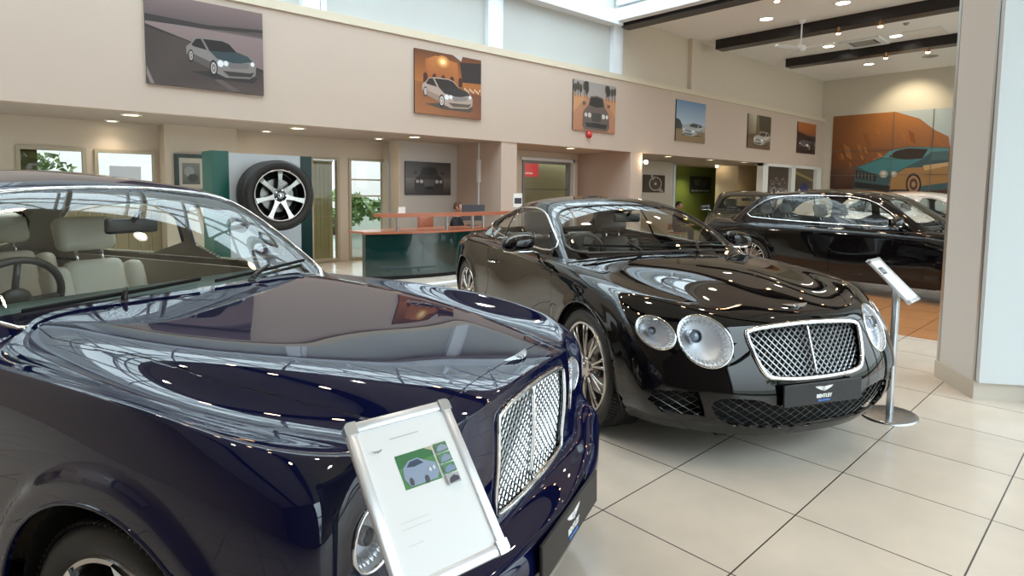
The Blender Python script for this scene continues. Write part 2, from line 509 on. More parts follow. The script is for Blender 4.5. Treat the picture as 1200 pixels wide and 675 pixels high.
# ------------------------------------------------------------------ car fittings
def wheel_parts(parent, R, W, rim, style, side, paint_spoke, paint_back, n=10):
    """parts are laid out about the origin with the outer face towards -Y * side"""
    s = side
    w = empty('wheel'); w.parent = parent
    b = BM()
    h = W/2
    lathe(b, [(rim*.98, -h*.80), (rim+.012, -h*.92), (rim+.03, -h*.99), (R-.03, -h*1.0), (R-.012, -h*.93), (R-.003, -h*.75), (R, -h*.3), (R, h*.3), (R-.003, h*.75), (R-.012, h*.93), (R-.03, h), (rim+.03, h*.99), (rim*.98, h*.8)], n=96)
    obj('tyre', b, rubber, w, True)
    b = BM()
    for i in range(96):
        a = 2*PI*i/96
        for q in (-.7, .7):
            M = Matrix.Rotation(-a, 4, 'Y') @ Matrix.Translation((R-.001, q*h, 0)) @ Matrix.Rotation(.5*q, 4, 'X')
            box(b, (0, 0, 0), (.007, W*.24, .008), M=M)
    for q in (-.33, 0, .33):
        lathe(b, [(R-.001, q*h-.012), (R+.0035, q*h-.010), (R+.0035, q*h+.010), (R-.001, q*h+.012)], n=96)
    obj('tread', b, rubber, w)
    b = BM(); o = -s                     # outward direction along Y is o
    f = o*h
    pr = [(rim*1.0, f*.80), (rim*1.02, f*.86), (rim*1.0, f*.93), (rim*.955, f*.93), (rim*.935, f*.82), (rim*.92, f*.3), (rim*.90, -f*.8), (rim*.98, -f*.85)]
    lathe(b, pr, n=72); bmesh.ops.recalc_face_normals(b, faces=b.faces[:])
    obj('rim', b, rim_m if style != 'black' else rim_dark, w, True, 40)
    if style == 'black':
        b = BM(); lathe(b, [(rim*.955, f*.93), (rim*.965, f*.955), (rim*1.0, f*.955), (rim*1.01, f*.93)], n=72); obj('rim_lip', b, rim_m, w, True)
    b = BM(); lathe(b, [(.02, f*.25), (.17, f*.25), (.175, f*.15), (.175, f*.05), (.02, f*.05)], n=48)
    obj('brake_disc', b, disc_m, w, True, 30)
    b = BM(); lathe(b, [(rim*.9, -f*.2), (.17, f*.0), (.02, 0)], n=48); obj('wheel_well_plate', b, mattblack, w, True)
    if style in ('fine',):
        for i in range(10):
            b = BM()
            for d in (-.085, .085):
                a0 = d*.45; a1 = d*1.25
                pts = []
                for t in (0, .25, .5, .75, 1):
                    r = .055+(rim*.95-.055)*t; a = 2*PI*i/10+a0+(a1-a0)*t
                    pts.append((r*math.cos(a), f*(.80+.12*math.sin(t*PI*.5)-.10*t*t), r*math.sin(a)))
                tube(b, pts, [.011, .0095, .0085, .0085, .011], n=8)
            obj('spoke', b, paint_spoke, w, True)
    else:
        nn = n
        for i in range(nn):
            a = 2*PI*i/nn+PI/2
            M = Matrix.Rotation(-a, 4, 'Y')
            b = BM(); prof = []
            outl = [(.05, .034), (.10, .021), (rim*.6, .018), (rim*.85, .023), (rim*.955, .030)] if style == 'black' else [(.05, .040), (.10, .030), (rim*.6, .030), (rim*.85, .045), (rim*.955, .065)]
            top = [b.verts.new((r, f*(.86+.03*k), y)) for k, (r, y) in enumerate(outl)]
            top2 = [b.verts.new((r, f*(.86+.03*k), -y)) for k, (r, y) in enumerate(outl)]
            bt = [b.verts.new((r, f*(.45), y*1.35)) for k, (r, y) in enumerate(outl)]
            bt2 = [b.verts.new((r, f*(.45), -y*1.35)) for k, (r, y) in enumerate(outl)]
            fc = []
            for k in range(len(outl)-1):
                fc.append(b.faces.new((top[k], top[k+1], top2[k+1], top2[k])))
                for g in ((top[k], top[k+1], bt[k+1], bt[k]), (top2[k], top2[k+1], bt2[k+1], bt2[k]), (bt[k], bt[k+1], bt2[k+1], bt2[k])):
                    q = b.faces.new(g); q.material_index = 1
            for g in ((top[0], top2[0], bt2[0], bt[0]), (top[-1], top2[-1], bt2[-1], bt[-1])): b.faces.new(g).material_index = 1
            xf(b, b.verts[:], M); bmesh.ops.recalc_face_normals(b, faces=b.faces[:])
            obj('spoke', b, [paint_spoke, paint_back], w)
    b = BM(); lathe(b, [(.001, f*.97), (.030, f*.965), (.040, f*.93), (.062, f*.9), (.075, f*.72), (.08, f*.4)], n=32)
    bmesh.ops.recalc_face_normals(b, faces=b.faces[:])
    hc = obj('hub_cap', b, paint_back if style == 'black' else paint_spoke, w, True, 40)
    b = BM()
    for i in range(5):
        a = 2*PI*i/5; cyl(b, (.055*math.cos(a), f*.86, .055*math.sin(a)), (.055*math.cos(a), f*.95, .055*math.sin(a)), .007, n=6)
    obj('wheel_nut', b, chrome, w)['kind'] = 'stuff' if False else ''
    b = BM(); lathe(b, [(.024, f*.972), (.024, f*.99), (.029, f*.99), (.029, f*.965)], n=24); obj('badge_ring', b, chrome, w, True)
    t = text_mesh('B', .04, .001, bold=.001); xf(t, t.verts[:], Matrix.Translation((0, f*.985, 0)) @ (Matrix.Rotation(PI/2, 4, 'X') if o < 0 else Matrix.Rotation(PI, 4, 'Z') @ Matrix.Rotation(PI/2, 4, 'X')))
    obj('lettering', t, chrome, w)
    for c in list(w.children):
        if 'kind' in c and c['kind'] == '': del c['kind']
    return w

def wing_badge(parent, M, s, mt, name='winged_badge', letter=True):
    """outspread wings with a letter B in the roundel; drawn in local XY, up = +Y"""
    b = BM()
    for sg in (-1, 1):
        for k in range(5):
            y = .16-.075*k; L = (1.0, .93, .80, .62, .42)[k]
            P = [(sg*.12, y+.03-.03*k*.4), (sg*L*.6, y+.075), (sg*L, y+.085), (sg*L*.93, y+.03), (sg*L*.55, y+.005), (sg*.12, y-.035)]
            prism(b, P if sg > 0 else P[::-1], 0, .03)
    rg = lathe(b, [(.15, 0), (.15, .06), (.19, .06), (.19, 0)], n=24, axis='Z')
    xf(b, b.verts[:], M @ Matrix.Diagonal((s, s, s, 1)))
    bmesh.ops.recalc_face_normals(b, faces=b.faces[:])
    o = obj(name, b, mt, parent)
    if letter:
        t = text_mesh('B', .26, .03, bold=.01); xf(t, t.verts[:], M @ Matrix.Diagonal((s, s, s, 1)) @ Matrix.Translation((0, 0, .03)))
        obj('lettering', t, mt, o)
    return o

def plate(parent, M, w, h):
    b = BM(); box(b, (0, 0, 0), (w, h, .012), bev=.004)
    xf(b, b.verts[:], M)
    p = obj('number_plate', b, mat('plate_black', (.012, .012, .014), .45), parent)
    wing_badge(p, M @ Matrix.Translation((0, h*.2, .0065)), h*.52, paper)
    t = text_mesh('BENTLEY', h*.22, .0008, bold=.0012); xf(t, t.verts[:], M @ Matrix.Translation((0, -h*.13, .0075))); obj('lettering', t, paper, p)
    t = text_mesh('PRE-OWNED', h*.12, .0008, bold=.0006); xf(t, t.verts[:], M @ Matrix.Translation((0, -h*.33, .0075))); obj('lettering', t, mat('blue_print', (.1, .25, .7), .5), p)
    return p

def lattice(b, poly, to3, pitch=.03, r=.0028, ang=(PI/4, -PI/4), depth=.4, gapz=.002):
    """woven diagonal bars clipped to an outline; to3(u,v,off) lifts them onto the surface"""
    us = [p[0] for p in poly]; vs = [p[1] for p in poly]
    cu, cv = (min(us)+max(us))/2, (min(vs)+max(vs))/2; D = math.hypot(max(us)-min(us), max(vs)-min(vs))
    for ai, a in enumerate(ang):
        d = (math.cos(a), math.sin(a)); nn = (-d[1], d[0])
        k = int(D/2/pitch)+1
        for q in range(-k, k+1):
            ox, oy = cu+nn[0]*q*pitch, cv+nn[1]*q*pitch
            ts = []
            for i in range(len(poly)):
                x1, y1 = poly[i]; x2, y2 = poly[(i+1) % len(poly)]
                ex, ey = x2-x1, y2-y1; den = d[0]*ey-d[1]*ex
                if abs(den) < 1e-9: continue
                t = ((x1-ox)*ey-(y1-oy)*ex)/den; u = ((x1-ox)*d[1]-(y1-oy)*d[0])/den
                if 0 <= u < 1: ts.append(t)
            ts.sort()
            for t0, t1 in zip(ts[::2], ts[1::2]):
                if t1-t0 < pitch*.3: continue
                m_ = max(2, int((t1-t0)/.07)+1)
                pts = [to3(ox+d[0]*(t0+(t1-t0)*i/m_), oy+d[1]*(t0+(t1-t0)*i/m_), gapz*(1 if ai else -1)) for i in range(m_+1)]
                tube(b, pts, r, n=4, flat=.7)

def seat(parent, x, y, m_, zb=.30, w=.52, tilt=.32, hr=True):
    s = empty('seat'); s.parent = parent
    b = BM(); box(b, (x+.05, y, zb+.10), (.52, w, .18), bev=.06, seg=3); obj('cushion', b, m_, s, True)
    b = BM()
    for dy, ww in ((0, w*.62), (-w*.40, w*.22), (w*.40, w*.22)):
        box(b, (0, dy, .33), (.12 if dy == 0 else .17, ww, .62 if dy == 0 else .56), bev=.05, seg=3)
    xf(b, b.verts[:], Matrix.Translation((x-.22, y, zb+.12)) @ Matrix.Rotation(-tilt, 4, 'Y')); obj('backrest', b, m_, s, True)
    if hr:
        b = BM(); box(b, (0, 0, .80), (.10, w*.62, .20), bev=.045, seg=3)
        xf(b, b.verts[:], Matrix.Translation((x-.22, y, zb+.12)) @ Matrix.Rotation(-tilt, 4, 'Y')); obj('headrest', b, m_, s, True)
        b = BM()
        for dy in (-.07, .07): cyl(b, (0, dy, .6), (0, dy, .74), .008, n=8)
        xf(b, b.verts[:], Matrix.Translation((x-.22, y, zb+.12)) @ Matrix.Rotation(-tilt, 4, 'Y')); obj('headrest_post', b, chrome, s, True)
    return s

def rounded(c, s, M=None, bev=.3):
    b = BM(); box(b, (0, 0, 0), s, bev=min(s)*bev, seg=4)
    if M: xf(b, b.verts[:], M)
    bmesh.ops.translate(b, vec=c, verts=b.verts[:]); return b
def side_f(sg, ymin=.5): return lambda c, n: c.y*sg > ymin and abs(n.y) > .25
front_f = lambda c, n: n.x > .12 and c.x > .1
top_f = lambda c, n: n.z > .25
PAINT_IDS = (0, 9)

def make_car(cfg, loc, rz, scale=1.0):
    paint, inner, leather = cfg['paint'], cfg['liner'], cfg['leather']
    root = empty(cfg['name'], (loc[0], loc[1], 0), rz, scale)
    body = cage(cfg['body'], cfg['fr'], cfg['st'], cfg['topz'], cfg['blend'], cfg.get('crease'), cfg.get('sub', 3), fr2=cfg.get('fr2'))
    gh = cage(cfg['gh'], cfg['gfr'], cfg['gst'], cfg['gtopz'], cfg.get('gblend', [1, .5, .2]), None, cfg.get('sub', 3))
    wb, R = cfg['wb'], cfg['R']
    for v in body.verts:                      # raised lips round the wheel arches
        if abs(v.co.y) < .6 or v.co.z > .86: continue
        for wx in (cfg.get('fwx', 0), -wb):
            d = math.hypot(v.co.x-wx, v.co.z-R)-cfg['arch']
            if d < cfg.get('lipw', .06):
                t = min(1, max(0, (cfg.get('lipw', .06)-d)/.035)); t = t*t*(3-2*t)
                v.co.y += math.copysign(cfg.get('lip', .008)*t, v.co.y)
    S = Surf(body); G = Surf(gh)
    # openings -------------------------------------------------
    fwx = cfg.get('fwx', 0)
    for sg in (-1, 1):
        for wx in (fwx, -wb):
            ra = cfg['arch']
            P = [(wx+ra*math.cos(t), R+ra*math.sin(t)) for t in [PI*i/28 for i in range(29)]]
            P = [(wx+ra, -.1)]+P+[(wx-ra, -.1)]
            cut(body, P, (0, 2), lambda c, n, sg=sg: c.y*sg > .55 and c.z < .9, 9)
    cut(body, cfg['cabin_hole'], (0, 1), lambda c, n: n.z > .2 and c.z > .75, 9)
    trims = []
    for nm, (P, both, tid) in cfg['front_cuts'].items():
        cut(body, P, (1, 2), front_f, tid)
        if both: cut(body, [(-y, z) for y, z in P][::-1], (1, 2), front_f, tid)
    doors = []
    for di, P in enumerate(cfg['doors']):
        for sg in (-1, 1):
            t = 20+di*2+(0 if sg < 0 else 1); doors.append((t, sg, P, di))
            cut(body, P, (0, 2), side_f(sg), t, only=(0,))
    if cfg.get('hood'): cut(body, cfg['hood'], (0, 1), lambda c, n: n.z > .3 and c.x > -.9 and c.z > .7, 10, only=(0,))
    if cfg.get('bumper'):
        for f in body.faces:
            pass
    # pieces ----------------------------------------------------
    bo = obj('body', piece(body, (0,)), paint, root, True)
    if cfg.get('hood'): obj('bonnet', piece(body, (10,)), paint, root, True)
    for sg in (-1, 1):
        for wx in (fwx, -wb):
            ra = cfg['arch']+.003
            pts, nr = S.trace([(wx+ra*math.cos(t), R+ra*math.sin(t)) for t in [-.38+(PI+.76)*i/60 for i in range(61)]], (0, 2), sg, -.001, .05)
            pts = [(p, n) for p, n in zip(pts, nr) if abs(p.y) > .6]
            if len(pts) > 8:
                b = BM(); tube(b, [p for p, n in pts], .0055, n=8, up=[n for p, n in pts]); bmesh.ops.recalc_face_normals(b, faces=b.faces[:]); obj('arch_edge', b, paint, root, True)
    for t, sg, P, di in doors:
        d = obj('door', piece(body, (t,)), paint, root, True)
        hx = min(p[0] for p in P)+.16; hz = cfg['handle_z']
        h, n = S.hit((hx, hz), (0, 2), sg)
        if h is not None:
            b = BM(); tube(b, [h+n*.002+Vector((-.09, 0, 0)), h+n*.032+Vector((-.06, 0, .002)), h+n*.036, h+n*.032+Vector((.06, 0, .002)), h+n*.002+Vector((.09, 0, 0))], [.010, .011, .012, .011, .010], n=8, flat=.7)
            obj('handle', b, cfg.get('handle_mat', chrome), d, True)
    # wheel housings and underbody -----------------------------
    ra = cfg['arch']
    for sg in (-1, 1):
        for wx in (fwx, -wb):
            b = BM()
            y0, y1 = sg*.50, sg*(cfg['hw']-.035)
            pr = [(wx+(ra+.004)*math.cos(t), R+(ra+.004)*math.sin(t)) for t in [-.25+(PI+.5)*i/26 for i in range(27)]]
            A = [b.verts.new((x, y0, z)) for x, z in pr]; B_ = [b.verts.new((x, y1, z)) for x, z in pr]
            for i in range(26): b.faces.new((A[i], A[i+1], B_[i+1], B_[i]))
            b.faces.new(A)
            obj('wheel_arch_liner', b, mattblack, root)
    b = BM()
    boxx(b, (-wb-.95, -.52, .17), (.74, .52, .20)); boxx(b, (-wb+.46, -.84, .18), (-.46, .84, .21))
    obj('underbody', b, mattblack, root)
    # cabin ------------------------------------------------------
    for nm, P in cfg['gside'].items():
        for sg in (-1, 1): cut(gh, P, (0, 2), lambda c, n, sg=sg: c.y*sg > .2 and abs(n.y) > .45, 2)
    cut(gh, cfg['windscreen'], (1, 2), lambda c, n: n.x > .2 and c.x > cfg['gmid'], 3)
    cut(gh, cfg['rear_glass'], (1, 2), lambda c, n: n.x < -.15 and c.x < cfg['gmid'], 4)
    obj('roof', piece(gh, (0,), gap=0, depth=.02), cfg.get('roof_paint', paint), root, True)
    obj('windscreen', piece(gh, (3,), gap=0, flange=False), carglass, root, True)
    obj('rear_window', piece(gh, (4,), gap=0, flange=False), carglass, root, True)
    b = piece(gh, (2,), gap=0, flange=False)
    for sg in (-1, 1):
        c = b.copy(); bmesh.ops.delete(c, geom=[f for f in c.faces if f.calc_center_median().y*sg < 0], context='FACES')
        obj('side_window', c, cfg.get('sideglass', carglass), root, True)
    b.free()
    # trims round the glass
    def trimline(P, ax, sg, r, m_, S_, nm, off=.002, closed=True, flat=.6):
        pts, nr = S_.trace(P, ax, sg, off, .03, closed)
        if len(pts) > 3:
            b = BM(); tube(b, pts, r, n=8, closed=closed, up=nr, flat=flat); return obj(nm, b, m_, root, True)
    for sg in (-1, 1):
        trimline(cfg['gline'], (0, 2), sg, cfg.get('gtr', .008), cfg.get('trim', chrome), G, 'window_trim')
        for bx in cfg.get('pillars', []):
            b = BM(); 
            pts, nr = G.trace([bx[0], bx[1]], (0, 2), sg, .001, .03, False)
            if len(pts) > 1: tube(b, pts, bx[2], n=8, flat=.25, up=nr); obj('door_pillar', b, blackp, root, True)
            else: b.free()
    trimline(cfg['windscreen'], (1, 2), 1, .011, cfg.get('ws_trim', blackp), G, 'windscreen_seal', .001)
    trimline(cfg['rear_glass'], (1, 2), -1, .009, blackp, G, 'rear_window_seal', .001)
    gh.free()
    # grille -------------------------------------------------------
    g = cfg['grille']; gx = g.get('depth', -.03)
    def on(S_, off):
        def f(u, v, o=0):
            h, n = S_.hit((u, v), (1, 2), 1)
            if h is None: return Vector((g['x'], u, v))
            return h+Vector((off+o, 0, 0))
        return f
    fo = empty('radiator_grille'); fo.parent = root
    pts, nr = S.trace(g['P'], (1, 2), 1, .004, .025, True)
    b = BM(); tube(b, pts, g['fr'], n=10, closed=True, up=nr, flat=.8); obj('grille_frame', b, chrome, fo, True)
    b = BM(); lattice(b, g['P'], on(S, gx), g['pitch'], g['r'], g.get('ang', (PI/4, -PI/4))); obj('grille_mesh', b, g.get('mat', chrome), fo)
    top = max(p[1] for p in g['P']); bot = min(p[1] for p in g['P'])
    b = BM(); tube(b, [on(S, gx+.014)(0, bot+.002+(top-bot-.004)*i/8) for i in range(9)], .007, n=8); obj('grille_bar', b, chrome, fo, True)
    b = BM(); backing(b, g['P'], on(S, gx-.05)); obj('grille_backing', b, mattblack, fo)
    # lower intakes
    for nm, q in cfg.get('intakes', {}).items():
        for sg in ((1, -1) if q.get('both') else (1,)):
            P = [(sg*y, z) for y, z in q['P']]
            it = empty('air_intake'); it.parent = root
            b = BM(); backing(b, P, on(S, -.09)); obj('intake_backing', b, mattblack, it)
            b = BM(); lattice(b, P, on(S, -.03), q.get('pitch', .034), .0022, (R_(32), R_(-32))); obj('intake_mesh', b, steel, it)
    # lamps
    for q in cfg['lamps']:
        for sg in (-1, 1):
            y, z, r = q['y']*sg, q['z'], q['r']
            h, n = S.hit((y, z), (1, 2), 1)
            if h is None: continue
            L = empty('headlight'); L.parent = root
            P = circ(y, z, r, 32, q.get('rz'))
            lens = bmesh.new(); lens.free()
            pts, nr = S.trace(P, (1, 2), 1, .0, .02, True)
            b = BM(); tube(b, [p+Vector((.001, 0, 0)) for p in pts], .006, n=8, closed=True, up=nr); obj('bezel', b, chrome, L, True)
            # bowl follows the opening
            b = BM(); c0 = sum(pts, Vector())/len(pts)
            nm_ = (n+Vector((.6, 0, 0))).normalized()
            rings = []
            for t, dd in ((1, .002), (.93, .022), (.86, .026), (.8, .045), (.62, .06), (.4, .075), (.15, .082)):
                rings.append([b.verts.new(c0+(p-c0)*t-nm_*dd) for p in pts])
            for A, B_ in zip(rings, rings[1:]):
                for i in range(len(pts)): b.faces.new((A[i], A[(i+1) % len(pts)], B_[(i+1) % len(pts)], B_[i]))
            b.faces.new(rings[-1]); obj('reflector', b, cfg.get('refl', mat('lamp_silver', (.92, .94, .97), .42, .45)), L, True, 25)
            ex = nm_.cross(Vector((0, 0, 1))).normalized(); ey = ex.cross(nm_)*-1
            Mx = basis(c0+ex*q.get('px', 0)*sg+Vector((0, 0, q.get('pz', .01))), ex, ey, nm_)
            b = BM(); lathe(b, [(r*.30, -.075), (r*.30, -.022), (r*.27, -.016), (r*.24, -.022), (r*.24, -.04)], n=32, axis='Z', M=Mx); obj('projector_ring', b, dark_chrome, L, True, 30)
            b = BM(); vs = ball(b, (0, 0, 0), (r*.24, r*.24, r*.15), 20); xf(b, vs, Mx @ Matrix.Translation((0, 0, -.042))); obj('projector_lens', b, mat('projector_glass', (.25, .3, .38), .03, 0, coat=1), L, True)
            # ribs round the rim of the lamp
            b = BM()
            for i in range(0, len(pts), 1):
                p = pts[i]; A_ = c0+(p-c0)*.93-nm_*.018; B2 = c0+(p-c0)*.72-nm_*.048
                tube(b, [A_, B2], .0035, n=5)
            obj('reflector_ribs', b, chrome, L, True)
            c = piece(body, (q['id'],), gap=.001, flange=False)
            bmesh.ops.delete(c, geom=[f for f in c.faces if f.calc_center_median().y*sg < 0], context='FACES')
            obj('lens', c, lensglass, L, True)
    body.free()
    # wheels
    for k, (wx, sg) in enumerate(((fwx, -1), (fwx, 1), (-wb, -1), (-wb, 1))):
        if k == 0: proto = {}
        if sg not in proto:
            proto[sg] = wheel_parts(root, R, cfg['tw'], cfg['rim'], cfg['wstyle'], 1 if sg < 0 else -1, cfg['spoke'], cfg.get('spoke_back', rim_dark), cfg.get('nsp', 10)); w = proto[sg]
        else: w = copy_tree(proto[sg], root)
        w.location = (wx, sg*(cfg['track']), R)
        w.rotation_euler = (0, .3+.5*k, cfg.get('steer', 0) if wx == fwx else 0)
    # mirrors
    mq = cfg['mirror']
    for sg in (-1, 1):
        mr = empty('wing_mirror'); mr.parent = root
        c = Vector((mq[0], sg*mq[1], mq[2]))
        b = BM(); vs = ball(b, (0, 0, 0), 1, 28)
        for v in b.verts:
            x, y, z = v.co
            f = lambda q, e: math.copysign(abs(q)**e, q)
            x, y, z = f(x, .8), f(y, .75), f(z, .75)
            v.co = Vector((x*(.085 if x > 0 else .05), y*.128, z*(.075 if z > 0 else .055)-.018*y*sg))
        bmesh.ops.translate(b, vec=c, verts=b.verts[:]); obj('mirror_housing', b, cfg.get('mirror_paint', paint), mr, True)
        b = BM(); tube(b, [c+Vector((.02, sg*.12, -.045)), c+Vector((.066, sg*.03, -.05)), c+Vector((.05, -sg*.10, -.052)), c+Vector((.02, -sg*.15, -.075)), c+Vector((0, -sg*.22, -.12))], [.010, .013, .015, .016, .018], n=10, flat=.8); obj('mirror_arm', b, chrome, mr, True)
        b = BM(); box(b, c+Vector((-.061, 0, 0)), (.006, .20, .10), bev=.002); obj('mirror_glass', b, chrome, mr)
    # inside
    it = cfg['inside']
    b = BM()
    x0, x1, yw, zf, zb = it['x0'], it['x1'], it['w'], .24, it['belt']
    boxx(b, (x1, -yw, zf-.02), (x0, yw, zf)); boxx(b, (x1, -yw-.02, zf), (x0, -yw, zb)); boxx(b, (x1, yw, zf), (x0, yw+.02, zb)); boxx(b, (x0, -yw, zf), (x0+.02, yw, zb-.05)); boxx(b, (x1-.02, -yw, zf), (x1, yw, zb))
    obj('cabin_tub', b, inner, root)
    b = BM(); xd = it['dash']
    prof = [(xd+.34, zb-.03), (xd+.16, zb+.0), (xd+.02, zb-.005), (xd-.06, zb-.05), (xd-.08, zb-.14), (xd+.0, zb-.32), (xd+.3, zb-.34)]
    A = [b.verts.new((x, -yw+.01, z)) for x, z in prof]; B_ = [b.verts.new((x, yw-.01, z)) for x, z in prof]
    for i in range(len(prof)): b.faces.new((A[i], A[(i+1) % len(prof)], B_[(i+1) % len(prof)], B_[i]))
    b.faces.new(A[::-1]); b.faces.new(B_)
    bmesh.ops.recalc_face_normals(b, faces=b.faces[:]); obj('dashboard', b, cfg['dashm'], root)
    sw = empty('steering_wheel'); sw.parent = root
    Msw = Matrix.Translation((xd-.20, -.37, zb-.03)) @ Matrix.Rotation(R_(-68), 4, 'Y')
    b = BM(); tube(b, [(.19*math.cos(t), .19*math.sin(t), 0) for t in [2*PI*i/40 for i in range(40)]], .016, n=8, closed=True); xf(b, b.verts[:], Msw); obj('wheel_rim', b, darklea, sw, True)
    b = BM(); ball(b, (0, 0, -.02), (.07, .07, .03))
    for a in (0, PI, -PI/2): tube(b, [(0, 0, -.02), (.18*math.cos(a+PI/2), .18*math.sin(a+PI/2), 0)], .014, n=6)
    xf(b, b.verts[:], Msw); obj('wheel_hub', b, darklea, sw, True)
    for y in (-.38, .38): seat(root, it['seat'], y, leather, it.get('sz', .30))
    for y in (-.36, .36): seat(root, it['rseat'], y, leather, it.get('sz', .30), hr=it.get('rhr', True))
    ms = empty('rear_view_mirror'); ms.parent = root
    q = it['rvm']
    b = BM(); box(b, q, (.03, .24, .07), bev=.014, seg=3); obj('mirror_housing', b, blackp, ms, True)
    b = BM(); tube(b, [Vector(q)+Vector((.01, 0, .02)), Vector(q)+Vector((.06, 0, .06))], .012, n=8); obj('mirror_arm', b, blackp, ms, True)
    # wipers
    for wp in cfg.get('wipers', []):
        pts, nr = G_trace(wp, G)
        wv = empty('windscreen_wiper'); wv.parent = root
        b = BM(); tube(b, pts, .006, n=6, up=nr, flat=1.5); obj('wiper_blade', b, mattblack, wv)
        n_ = len(pts)
        mid = pts[n_//2]+nr[n_//2]*.03
        base = Vector(wp[2])
        b = BM(); tube(b, [base, base+(mid-base)*.15+Vector((0, 0, .012)), base+(mid-base)*.6+Vector((0, 0, .008)), mid], [.012, .012, .009, .006], n=8); ball(b, base, (.02, .02, .014)); obj('wiper_arm', b, blackp, wv, True)
    # badge and plate
    bd = cfg['badge']
    h, n = S.hit(bd[0], (0, 1), 1)
    if h is not None:
        if len(bd) > 3: n = Vector(bd[3]).normalized()
        ex = Vector((0, -1, 0)) * -1; ex = Vector((0, 1, 0)); ez = n; ey = ez.cross(ex)
        wing_badge(root, basis(h+n*bd[2], ex, ey, ez), bd[1], chrome, 'bonnet_badge')
    pl = cfg['plate']
    plate(root, basis(pl[0], Vector((0, 1, 0)), Vector(pl[3]).cross(Vector((0, 1, 0))).normalized(), Vector(pl[3]).normalized()), pl[1], pl[2])
    return root, S, G

def G_trace(wp, G):
    pts = []; nr = []
    a, b = wp[0], wp[1]
    for i in range(13):
        t = i/12; h, n = G.hit((a[0]+(b[0]-a[0])*t, a[1]+(b[1]-a[1])*t), (1, 2), 1)
        if h is not None: pts.append(h+n*.018); nr.append(n)
    return pts, nr

def backing(b, P, to3):
    cu = sum(p[0] for p in P)/len(P); cv = sum(p[1] for p in P)/len(P)
    N = len(P); rings = []
    for t in (1.0, .6, .25):
        rings.append([b.verts.new(to3(cu+(u-cu)*t, cv+(v-cv)*t, 0)) for u, v in P])
    for A, B_ in zip(rings, rings[1:]):
        for i in range(N): b.faces.new((A[i], A[(i+1) % N], B_[(i+1) % N], B_[i]))
    b.faces.new(rings[-1])
    # side walls out to the surface
    o = [b.verts.new(to3(u, v, 0)+Vector((.05, 0, 0))) for u, v in P]
    for i in range(N): b.faces.new((rings[0][i], rings[0][(i+1) % N], o[(i+1) % N], o[i]))

# ------------------------------------------------------------------ coupe
def lv(fx, fz, cy, y, z, rx, rz, rcy): return dict(fx=fx, fz=fz, cy=cy, y=y, z=z, rx=rx, rz=rz, rcy=rcy)
black_paint = mat('black_car_paint', (.0035, .003, .0035), .5, 0, coat=1, coat_r=.012, ior=1.5, spec=0, back=(.05, .045, .04))
blue_paint = mat('navy_car_paint', (.003, .005, .034), .5, 0, coat=1, coat_r=.01, ior=1.5, spec=0, back=(.45, .40, .32))

def curve_front(xf_, xc, F, fr, p):
    return [xf_-(xf_-xc)*(t**p) for t in list(fr)+[1]]
FR = [0, .25, .5, .75]
GT_ST = [.28, 0, -.28, -.6, -1.0, -1.45, -1.9, -2.2, -2.48, -2.75, -3.02, -3.3]
def lin(a, b, fr, p=2): return [a+(b-a)*t**p for t in list(fr)+[1]]
def gt_levels():
    f = FR
    return [
     lv(lin(.84, .56, f, 2.6), lin(.17, .20, f), .78, [(.45, .84), (0, .88), (-.5, .88), (-2.4, .89), (-2.75, .90), (-3.4, .82)], .19, lin(-3.84, -3.60, f), lin(.25, .27, f), .70),
     lv(lin(.90, .60, f, 2.6), lin(.27, .30, f), .86, [(.45, .90), (0, .935), (-.5, .925), (-2.3, .93), (-2.75, .95), (-3.4, .88)], .33, lin(-3.91, -3.66, f), lin(.4, .4, f), .78),
     lv(lin(.895, .60, f, 2.6), lin(.43, .45, f), .89, [(.45, .93), (0, .96), (-.5, .94), (-1.4, .935), (-2.3, .945), (-2.75, .972), (-3.4, .9)], .50, lin(-3.93, -3.66, f), lin(.55, .55, f), .80),
     lv(lin(.86, .56, f, 2.5), lin(.56, .60, f), .88, [(.45, .925), (0, .962), (-.5, .935), (-1.4, .92), (-2.3, .945), (-2.75, .975), (-3.4, .89)], .66, lin(-3.92, -3.64, f), lin(.7, .7, f), .79),
     lv(lin(.81, .47, f, 2.5), lin(.70, .75, f), .86, [(.45, .895), (0, .94), (-.5, .925), (-1.4, .905), (-2.3, .94), (-2.75, .965), (-3.4, .86)], [(.45, .78), (0, .81), (-.6, .82), (-2.3, .84), (-2.75, .85), (-3.4, .83)], lin(-3.86, -3.58, f), lin(.84, .84, f), .76),
     lv([.76, .74, .69, .58, .38], [.785, .785, .79, .82, .845], .80, [(.3, .83), (0, .87), (-.5, .885), (-1.4, .87), (-2.3, .895), (-2.75, .91), (-3.4, .78)], [(.3, .87), (0, .90), (-.5, .93), (-1.4, .945), (-2.3, .965), (-2.75, .965), (-3.4, .92)], lin(-3.82, -3.5, f), lin(.95, .92, f), .70)]
